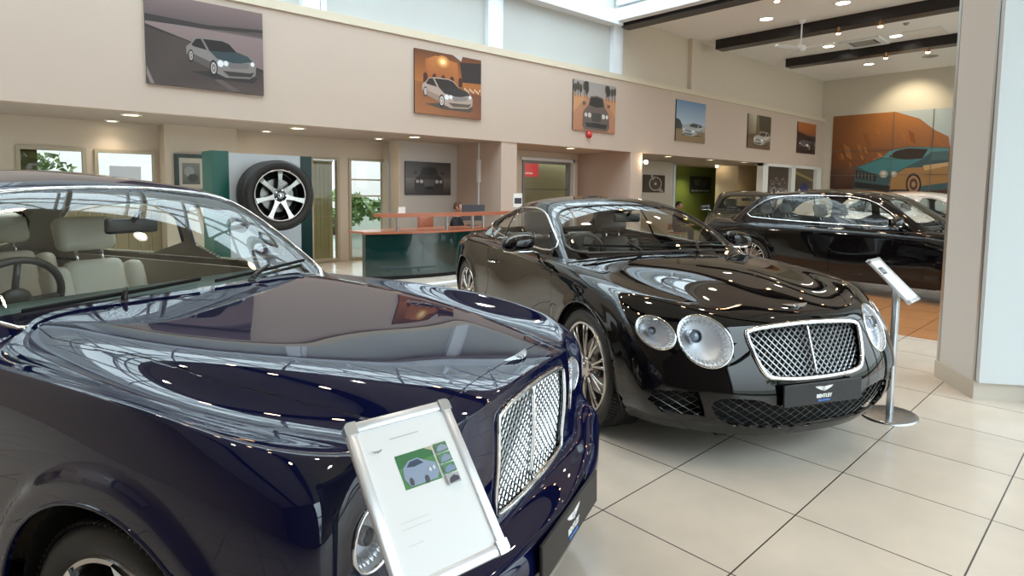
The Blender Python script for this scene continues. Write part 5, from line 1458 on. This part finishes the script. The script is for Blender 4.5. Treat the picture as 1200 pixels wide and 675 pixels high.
c = atZ((1090, 66), ZC); t = empty('ceiling_vent', (float(c[0]), float(c[1]), ZC)); b = BM(); lathe(b, [(.05, -.01), (.11, -.03), (.2, -.012), (.21, 0)], n=24, axis='Z'); obj('diffuser', b, mat('vent_grey', (.3, .28, .26), .5), t, True); b = BM(); prism(b, circ(0, 0, .06, 16), -.03, -.02); obj('cone', b, mat('vent_grey'), t); tag(t, 'small round grey ceiling vent near the far wall', 'vent')
c = atZ((1062, 27), ZC); t = empty('smoke_detector', (float(c[0]), float(c[1]), ZC)); b = BM(); lathe(b, [(.001, -.05), (.04, -.048), (.06, -.02), (.07, 0)], n=20, axis='Z'); bmesh.ops.recalc_face_normals(b, faces=b.faces[:]); obj('housing', b, mat('vent_grey'), t, True); tag(t, 'small smoke detector between the two far black beams', 'smoke detector')

# ================================================================== tyre stand
YS = 6.4
sx0, sx1 = float(atY((268, 200), YS)[0]), float(atY((352, 200), YS)[0]); zt = float(atY((310, 181), YS)[2]); sxe = float(atY((365, 200), YS)[0])
t = empty('tyre_stand', ((sx0+sx1)/2, YS, 0)); ox = (sx0+sx1)/2
b = BM(); boxx(b, (sx0-ox, 0, .02), (sx1-ox, .30, zt)); obj('white_panel', b, mat('display_white', (.62, .68, .74), .4), t)
b = BM(); boxx(b, (sx0-ox-.16, -.005, 0), (sx0-ox, .305, zt+.015)); obj('green_side', b, mat('stand_green', (.0, .10, .075), .3), t)
b = BM(); boxx(b, (sx1-ox, -.005, 0), (sxe-ox, .305, zt)); obj('green_side', b, mat('stand_dark_green', (.0, .028, .026), .3), t)
b = BM()
for q in ((323, 229), (338, 321)): c = atY(q, YS-.2); c[2] = c[2] if q[1] < 300 else .356; cyl(b, (float(c[0])-ox, 0, float(c[2])), (float(c[0])-ox, -.10, float(c[2])), .06, n=20)
obj('wheel_bracket', b, dark_steel, t, True, 40)
tag(t, 'white display stand with dark green sides carrying a large alloy wheel', 'display stand')
c = atY((323, 229), YS-.23)
w = wheel_parts(None, .355, .265, .262, 'black', 1, mat('machined_alloy', (.72, .70, .68), .22, .9), rim_dark, 7)
w.name = 'alloy_wheel'; w.location = (float(c[0]), YS-.235, float(c[2])); w.rotation_euler = (0, 0, 0)
tag(w, 'black tyre on seven-spoke silver and black rim, mounted high on the white stand', 'wheel')
w2 = copy_tree(w); c = atY((338, 321), YS-.235); w2.location = (float(c[0]), YS-.235, .356); tag(w2, 'second alloy wheel, mounted low on the white stand, half hidden by the navy car', 'wheel')

# ================================================================== reception desk
YE = 8.3
dx0 = float(atY((419, 300), YE+.25)[0])
t = empty('reception_desk', (dx0+1.3, YE, 0))
def arc_pts(x0, x1, sag, n=24): return [(x0+(x1-x0)*i/n, -sag*math.sin(PI*i/n)) for i in range(n+1)]
P0 = arc_pts(-1.3, 1.5, .30); H1 = .735
b = BM(); prism(b, P0+[(1.5, .08), (-1.3, .08)][::1] if False else P0+[(x, y+.10) for x, y in P0[::-1]], .06, H1); obj('curved_front', b, green_gloss, t, True, 30)
b = BM(); prism(b, [(x, y+.01) for x, y in P0]+[(x, y+.08) for x, y in P0[::-1]], 0, .06); obj('plinth', b, mattblack, t)
P1 = [(x*1.01, y-.03) for x, y in P0]
b = BM(); prism(b, P1+[(1.5, .55), (-1.3, .55)], H1, H1+.035); obj('worktop', b, terracotta, t)
for q in (-1.05, 1.35): b = BM(); boxx(b, (q, .11, 0), (q+.06, .5, H1)); obj('end_panel', b, green_gloss, t)
zb = float(atY((500, 251), YE)[2])
bl, br_ = float(atY((442, 250), YE)[0])-dx0-1.3, float(atY((584, 250), YE+.3)[0])-dx0-1.3
P2 = arc_pts(bl, br_, .22)
b = BM(); prism(b, [(x, y-.11) for x, y in P2]+[(x, y+.11) for x, y in P2[::-1]], zb-.03, zb+.03); obj('transaction_shelf', b, terracotta, t)
for px in (464, 516, 547, 561):
    x = float(atY((px, 260), YE)[0])-dx0-1.3; f = (x-bl)/(br_-bl)
    b = BM(); cyl(b, (x, -.22*math.sin(PI*f)+.04, H1+.03), (x, -.22*math.sin(PI*f)+.04, zb-.03), .028, n=14); obj('post', b, steel, t, True, 40)
tag(t, 'curved dark green reception desk with red wood worktop and raised shelf', 'reception desk')
def tentcard(name, loc, w, h, label, rz=0, pic=False, m_=None):
    t = empty(name, loc, rz); b = BM(); box(b, (0, 0, 0), (w, .006, h), M=Matrix.Translation((0, 0, h/2)) @ Matrix.Rotation(.12, 4, 'X')); obj('card', b, m_ or paper, t)
    b = BM(); boxx(b, (-w*.35, 0, 0), (w*.35, .07, .008)); obj('foot', b, m_ or paper, t)
    if pic: b = BM(); box(b, (0, -.004, 0), (w*.8, .002, h*.5), M=Matrix.Translation((0, 0, h*.45)) @ Matrix.Rotation(.12, 4, 'X')); obj('photograph', b, mat('dark_print', (.04, .035, .05), .4), t)
    tag(t, label, 'card'); return t
x = float(atY((466, 246), YE)[0]); tentcard('leaflet_holder', (x, YE-.12, zb+.03), .13, .10, 'white leaflet card standing at the left end of the raised reception shelf')
# low rail in front of the desk
t = empty('barrier_rail', (6.6, 6.9, 0)); b = BM(); c0 = atY((484, 336), 7.1); c1 = atY((546, 331), 7.1)
tube(b, [(float(c0[0])-6.6, .2, float(c0[2])), (float(c1[0])-6.6+.5, .2, float(c0[2]))], .025, n=10); obj('rail', b, alu, t, True, 40)
for px in (500, 522, 545):
    b = BM(); x = float(atY((px, 336), 7.1)[0])-6.6; cyl(b, (x, .2, 0), (x, .2, float(c0[2])), .018, n=10); cyl(b, (x, .2, 0), (x, .2, .012), .06, n=16); obj('post', b, alu, t, True, 40)
tag(t, 'low silver rail on short posts in front of the reception desk', 'rail')
# chair behind
t = empty('office_chair', (float(atY((506, 270), 9.1)[0]), 9.1, 0)); b = BM(); box(b, (0, .2, .78), (.34, .07, .36), bev=.03, seg=3); obj('backrest', b, terracotta, t, True)
b = BM(); box(b, (0, 0, .46), (.46, .44, .07), bev=.03, seg=3); obj('seat', b, terracotta, t, True)
for a, c_ in ((-.2, -.2), (.2, -.2), (-.2, .2), (.2, .2)): b = BM(); cyl(b, (a, c_, 0), (a, c_, .45), .014, n=8); obj('leg', b, steel, t, True, 40)
tag(t, 'red wood backed chair behind the reception desk, left of the seated man', 'chair'); chair_ = t
# monitor
xm = float(atY((551, 262), 8.75)[0]); t = empty('computer_monitor', (xm+.05, 8.72, H1+.035), -.3)
b = BM(); box(b, (0, 0, .25), (.46, .03, .30), bev=.008); obj('screen', b, mat('monitor_back', (.05, .05, .06), .35), t); b = BM(); cyl(b, (0, .03, 0), (0, .03, .2), .025, n=12); box(b, (0, .03, .008), (.22, .16, .016), bev=.005); obj('stand', b, dark_steel, t)
tag(t, 'dark computer monitor on the reception desk beside the seated man', 'monitor')
# small placard behind the coupe roof
c = atY((607, 236), 7.6); t = empty('placard_stand', (float(c[0]), 7.6, 0)); zc_ = float(c[2])
b = BM(); cyl(b, (0, .03, 0), (0, .03, zc_), .016, n=10); cyl(b, (0, .03, 0), (0, .03, .012), .15, n=24); obj('pole', b, alu, t, True, 40)
b = BM(); boxx(b, (-.10, 0, zc_-.10), (.10, .015, zc_+.14)); obj('board', b, paper, t); b = BM(); boxx(b, (-.085, -.003, zc_-.04), (.085, 0, zc_+.06)); obj('photograph', b, mat('dark_print', (.04, .035, .05), .4), t)
tag(t, 'small white placard with dark photograph, above the rear roof of the front coupe', 'placard')

# ================================================================== information stands
def info_stand(center, ang, tilt, W, H, base_xy, label, base_rz, roll=0, rich=False):
    t = empty('information_stand', (base_xy[0], base_xy[1], 0))
    u = Vector((math.cos(ang), math.sin(ang), 0)); n0 = Vector((-math.sin(ang), math.cos(ang), 0)); v = n0*math.cos(tilt)+Vector((0, 0, math.sin(tilt))); nrm = u.cross(v)
    M = basis(Vector(center)-Vector((base_xy[0], base_xy[1], 0)), u, v, nrm)
    fr_ = .022; hd = empty('sign_frame'); hd.parent = t
    b = BM()
    for a in ((-W/2, H/2-fr_, W/2, H/2), (-W/2, -H/2, W/2, -H/2+fr_)): boxx(b, (a[0]+.018, a[1], -.010), (a[2]-.018, a[3], .006), bev=.004)
    for a in ((-W/2, -H/2, -W/2+fr_, H/2), (W/2-fr_, -H/2, W/2, H/2)): boxx(b, (a[0], a[1]+.018, -.010), (a[2], a[3]-.018, .006), bev=.004)
    xf(b, b.verts[:], M); obj('snap_profile', b, mat('satin_aluminium', (.78, .79, .82), .35, .6), hd, True, 40)
    for sx_ in (-1, 1):
        for sy_ in (-1, 1):
            b = BM(); q = .024
            P = [(0, 0), (q*1.15, 0), (q*1.15, q*.3)]+[(q*1.15-q*1.15*0, q*.3)][:0]+[(q+.15*q, q*.45), (q*.8, q*.95), (q*.45, q*1.15), (0, q*1.15)]
            P = [(0, 0)]+[(q*1.1*min(1, 1.25*math.cos(a)), q*1.1*min(1, 1.25*math.sin(a))) for a in [PI/2*i/8 for i in range(9)]]
            P = [(sx_*(W/2-q*1.1+.001+x), sy_*(H/2-q*1.1+.001+y)) for x, y in P]
            if sx_*sy_ < 0: P = P[::-1]
            prism(b, P, -.011, .0085); xf(b, b.verts[:], M); bmesh.ops.recalc_face_normals(b, faces=b.faces[:]); obj('corner_cap', b, mat('cap_chrome', (.7, .71, .72), .25, .85), hd)
    b = BM(); boxx(b, (-W/2+.01, -H/2+.01, -.008), (W/2-.01, H/2-.01, -.001)); xf(b, b.verts[:], M); obj('backing_board', b, alu, hd)
    A = Art(W-2*fr_+.004, H-2*fr_+.004); A.poly([(0, 0), (1, 0), (1, 1), (0, 1)], (.96, .97, .98))
    if rich:
        A.poly([(.30, .235), (.71, .235), (.71, .47), (.30, .47)], (.10, .30, .10)); A.poly([(.30, .235), (.71, .235), (.71, .30), (.30, .33)], (.05, .20, .07)); A.poly([(.62, .235), (.71, .235), (.71, .27)], (.6, .55, .35))
        A.poly([(.32, .40), (.34, .33), (.42, .29), (.52, .285), (.60, .32), (.69, .35), (.70, .42), (.66, .46), (.36, .46)], (.32, .40, .55)); A.poly([(.38, .33), (.43, .30), (.52, .295), (.57, .33), (.46, .34)], (.05, .08, .14))
        A.ell((.385, .43), .022, .028, (.08, .08, .1), 14); A.ell((.55, .445), .022, .028, (.08, .08, .1), 14); A.ell((.61, .39), .015, .015, (.8, .85, .9), 10); A.ell((.655, .385), .015, .015, (.8, .85, .9), 10)
        for i, (c1, c2) in enumerate((((.35, .40, .55), (.1, .25, .12)), ((.30, .36, .52), (.12, .3, .14)), ((.25, .32, .5), (.1, .28, .12)), ((.06, .06, .09), (.5, .5, .52)))):
            v0 = .235+.077*i; A.poly([(.735, v0), (.88, v0), (.88, v0+.068), (.735, v0+.068)], c2); A.poly([(.75, v0+.05), (.77, v0+.025), (.82, v0+.012), (.87, v0+.03), (.87, v0+.055), (.76, v0+.062)], c1)
        A.poly([(.30, .115), (.62, .115), (.62, .12), (.30, .12)], (.5, .5, .55))
        for sg in (-1, 1): A.poly([(.14, .175), (.14+sg*.05, .165), (.14+sg*.045, .175), (.14+sg*.02, .185)], (.35, .36, .4))
        A.ell((.14, .18), .012, .010, (.35, .36, .4), 10)
        for v0 in (.66, .70, .80): A.poly([(.12, v0), (.28 if v0 > .75 else .42, v0), (.28 if v0 > .75 else .42, v0+.004), (.12, v0+.004)], (.78, .78, .8))
    else:
        A.poly([(.15, .16), (.55, .16), (.55, .33), (.15, .33)], (.05, .06, .08)); A.poly([(.22, .28), (.3, .2), (.45, .22), (.5, .3)], (.4, .42, .45)); A.poly([(.62, .16), (.66, .16), (.66, .42), (.62, .42)], (.3, .32, .35))
        for i in range(5): A.poly([(.15, .45+.06*i), (.8, .45+.06*i), (.8, .455+.06*i), (.15, .455+.06*i)], (.6, .62, .66))
    xf(A.bm, A.bm.verts[:], M @ Matrix.Translation((0, 0, .0005))); obj('printed_sheet', A.bm, print_mat(), hd)
    top = Vector(center)-Vector((base_xy[0], base_xy[1], 0))-nrm*.02
    b = BM(); Mz = Matrix.Rotation(base_rz, 4, 'Z')
    vs = boxx(b, (-.030, -.016, .012), (.030, .016, top.z-.03), bev=.008); xf(b, b.verts[:], Mz); obj('pole', b, alu, t, True, 40)
    b = BM(); tube(b, [(0, 0, top.z-.06), (0, 0, top.z-.03), tuple(top)], .014, n=8); obj('hinge_bracket', b, chrome, t, True, 40)
    b = BM(); ry = .16; rx = .20
    lathe(b, [(.001, .014), (.9, .013), (.985, .008), (1, 0)], n=56, axis='Z'); 
    for v in b.verts: v.co.x *= rx; v.co.y *= ry
    xf(b, b.verts[:], Mz); bmesh.ops.recalc_face_normals(b, faces=b.faces[:]); obj('base_plate', b, mat('base_grey', (.42, .42, .42), .25, .9), t, True)
    tag(t, label, 'information stand'); return t
info_stand((.678, .965, .828), R_(-3.5), R_(47), .25, .34, (.678, .955), 'large white A4 sign in silver snap frame before the navy car', R_(-3.5), rich=True)
pb = atZ((1042, 487), 0); pbx, pby = float(pb[0]), float(pb[1])
_fn = RW @ np.array([0, 0, 1.]); cc = onplane((1047, 328), tuple(_fn), float(_fn @ np.array([pbx, pby, .9])))
info_stand((float(cc[0])+.0, float(cc[1])-.0, float(cc[2])), R_(1), R_(45), .25, .35, (pbx, pby), 'silver stand with tilted sign and oval base, right of the front coupe', R_(-4))

# ================================================================== people
def person(loc, rz, label, shirt, hair, seated=True, scale=1):
    t = empty('person', loc, rz, scale)
    skin = mat('skin', (.50, .28, .20), .5)
    me = bpy.data.meshes.new('person'); b = BM()
    # origin between the hips; faces -Y
    J = {}
    def v(k, p, r): J[k] = (b.verts.new(p), r)
    v('pel', (0, 0, 0), .15); v('wst', (0, .01, .16), .135); v('chs', (0, .0, .34), .155); v('nek', (0, -.02, .50), .065); v('nk2', (0, -.035, .56), .058)
    for s in (-1, 1):
        v('sh%d' % s, (s*.17, 0, .43), .07); v('el%d' % s, (s*.23, -.10, .17), .046); v('wr%d' % s, (s*.14, -.34, .13), .030); v('ha%d' % s, (s*.12, -.41, .125), .034)
        v('hp%d' % s, (s*.09, 0, -.03), .095); v('kn%d' % s, (s*.12, -.42, -.02), .062); v('an%d' % s, (s*.12, -.44, -.42), .042); v('to%d' % s, (s*.13, -.58, -.45), .035)
        for f in range(5):
            a = (-.03+.018*f)*1.0; v('f%d%d' % (s, f), (s*.12+a if f < 4 else s*.12-s*.05, -.48 if f < 4 else -.43, .115), .008); v('g%d%d' % (s, f), (s*.12+a if f < 4 else s*.12-s*.06, -.52 if f < 4 else -.46, .10), .007)
    def e(a, c): b.edges.new((J[a][0], J[c][0]))
    for a, c in (('pel', 'wst'), ('wst', 'chs'), ('chs', 'nek'), ('nek', 'nk2')): e(a, c)
    for s in (-1, 1):
        for a, c in (('chs', 'sh'), ('sh', 'el'), ('el', 'wr'), ('wr', 'ha')): e(a if a == 'chs' else a+str(s), c+str(s))
        e('pel', 'hp%d' % s); e('hp%d' % s, 'kn%d' % s); e('kn%d' % s, 'an%d' % s); e('an%d' % s, 'to%d' % s)
        for f in range(5): e('ha%d' % s, 'f%d%d' % (s, f)); e('f%d%d' % (s, f), 'g%d%d' % (s, f))
    b.verts.index_update(); order = [(J[k][0].index, J[k][1]) for k in J]
    b.to_mesh(me); b.free(); o = bpy.data.objects.new('body', me); COL.objects.link(o)
    md = o.modifiers.new('s', 'SKIN'); sv = me.skin_vertices[0].data
    for i, r in order: sv[i].radius = (r, r)
    sv[0].use_root = True; o.modifiers.new('u', 'SUBSURF').levels = 2
    bpy.context.view_layer.update(); m2 = bpy.data.meshes.new_from_object(o.evaluated_get(bpy.context.evaluated_depsgraph_get())); bpy.data.objects.remove(o)
    b = BM(); b.from_mesh(m2)
    # head on the same surface object
    hb = bmesh.ops.create_uvsphere(b, u_segments=28, v_segments=20, radius=1)['verts']
    for q in hb:
        x, y, z = q.co
        w_ = .078*(1-.18*max(0, -z)); q.co = Vector((x*w_, y*.098-.045, z*.118+.68))
        if z < -.2 and y < 0: q.co.y -= .012*(-z)
        if y < -.75 and abs(x) < .22 and -.35 < z < .12: q.co.y -= .022*(1-abs(x)/.22)*(1-(z+.1)**2)
        if y < -.6 and .02 < z < .25 and .2 < abs(x) < .6: q.co.y += .009
        if y < -.7 and abs(x) < .35 and -.62 < z < -.5: q.co.y -= .006
    for s in (-1, 1): ball(b, (s*.078, -.035, .675), (.010, .022, .032), 10)
    for f in b.faces:
        c = f.calc_center_median(); f.material_index = 0
        if c.z < .50 and not (c.y < -.33 and c.z > .05): f.material_index = 1
    obj('body', b, [skin, mat(shirt[0], shirt[1], .8)], t, True); bpy.data.meshes.remove(m2)
    b = BM(); hb = bmesh.ops.create_uvsphere(b, u_segments=28, v_segments=20, radius=1)['verts']
    for q in hb: x, y, z = q.co; q.co = Vector((x*.083, y*.103-.038, z*.122+.687))
    bmesh.ops.delete(b, geom=[f for f in b.faces if (f.calc_center_median().y < -.075 and f.calc_center_median().z < .745) or f.calc_center_median().z < .655-(f.calc_center_median().y)*.3], context='FACES')
    obj('hair', b, mat(hair[0], hair[1], .8), t, True)
    b = BM()
    for s in (-1, 1): ball(b, (s*.03, -.128, .69), (.011, .008, .007), 8)
    obj('eye', b, mat('eye_dark', (.03, .02, .02), .3), t, True)
    tag(t, label, 'person'); return t
hx_ = float(atY((535, 243), 9.35)[0]); hz_ = zAt(535, 243, 9.35)
person((hx_, 9.35, hz_-.68), R_(35), 'seated man with short brown hair and dark suit behind the reception desk', ('dark_suit', (.012, .012, .016)), ('hair_brown', (.10, .05, .03)))
wx_ = float(atY((794, 240), 9.6)[0]); wz_ = zAt(794, 240, 9.6)
person((wx_, 9.6, wz_-.70), R_(10), 'person with dark hair seated far behind the coupe, before the green room', ('dark_top', (.03, .01, .01)), ('hair_dark', (.015, .01, .008)))

for x_, y_, z_, r_, lb in ((hx_, 9.35, hz_-.68, 35, 'office chair under the seated man in the dark suit'), (wx_, 9.6, wz_-.70, 10, 'office chair under the dark haired person far behind the coupe')):
    q = copy_tree(chair_); q.location = (x_, y_, 0); q.rotation_euler = (0, 0, R_(r_)); q.scale = (1, 1, max(.5, (z_-.115)/.495)); tag(q, lb, 'chair')
# ================================================================== cars
ar, _, _ = make_car(AR, (.985, 2.09), R_(-68.2), .97)
tag(ar, 'large navy blue saloon car with bright mesh grille, in the left foreground', 'car')
gt, _, _ = make_car(GT, (3.64, 1.93), R_(-114))
tag(gt, 'black two-door coupe with round headlights and silver mesh grille, in the middle', 'car')
sp, _, _ = make_car(SP, (10.24, 1.32), R_(-94.3))
tag(sp, 'long black four-door saloon seen from the side, behind the stand at right', 'car')
def recolor(root, frm, to):
    for o in root.children_recursive:
        if o.type == 'MESH':
            for i, s in enumerate(o.material_slots):
                if s.material == frm: s.link = 'OBJECT'; s.material = to
c4 = copy_tree(sp); c4.name = 'saloon_car'; c4.location = (13.97, 6.58, 0); c4.rotation_euler = (0, 0, R_(206.6))
recolor(c4, black_paint, mat('dark_olive_paint', (.008, .009, .005), .3, 0, coat=1, ior=1.6, back=(.05, .045, .04)))
tag(c4, 'dark olive car, mostly hidden, between the front coupe and the long black saloon', 'car')
c5 = copy_tree(sp); c5.name = 'saloon_car'; c5.location = (15.8, 1.6, 0); c5.rotation_euler = (0, 0, R_(-90))
recolor(c5, black_paint, mat('white_car_paint', (.75, .70, .65), .25, 0, coat=1, back=(.2, .2, .2)))
tag(c5, 'white car far behind the long black saloon, only its roof showing', 'car')
# card on the navy roof
c = atY((147, 203), 4.2); tentcard('card_holder', (0, 0, 0), .16, .11, 'small white card standing on the roof line of the navy car').matrix_world = Matrix.Translation((float(c[0]), 4.2, 1.445))

# ================================================================== light
W = bpy.data.worlds.new('sky'); SC.world = W; W.use_nodes = True; nt = W.node_tree
bg = nt.nodes['Background']; tc = nt.nodes.new('ShaderNodeTexCoord'); sp_ = nt.nodes.new('ShaderNodeSeparateXYZ'); rp = nt.nodes.new('ShaderNodeValToRGB')
nt.links.new(tc.outputs['Generated'], sp_.inputs[0]); nt.links.new(sp_.outputs['Z'], rp.inputs['Fac']); nt.links.new(rp.outputs['Color'], bg.inputs['Color'])
rp.color_ramp.elements[0].position = 0; rp.color_ramp.elements[0].color = (.30, .31, .32, 1); rp.color_ramp.elements[1].position = .7; rp.color_ramp.elements[1].color = (.80, .92, 1.0, 1)
bg.inputs['Strength'].default_value = 9
def portal(loc, rot, sx_, sy_):
    l = bpy.data.lights.new('daylight_portal', 'AREA'); l.shape = 'RECTANGLE'; l.size = sx_; l.size_y = sy_; l.cycles.is_portal = True
    o = bpy.data.objects.new('daylight_portal', l); COL.objects.link(o); o.location = loc; o.rotation_euler = rot
portal((12.3, YW-.12, ZC/2), (PI/2, 0, 0), 23.4, ZC-.2)
portal((2.3, 7.2, 6.6), (0, 0, 0), 18.6, 4.0)
SC.view_settings.view_transform = 'Standard'; SC.view_settings.look = 'None'; SC.view_settings.gamma = 1; SC.view_settings.exposure = -0.2
try: SC.view_settings.use_curve_mapping = False
except Exception: pass
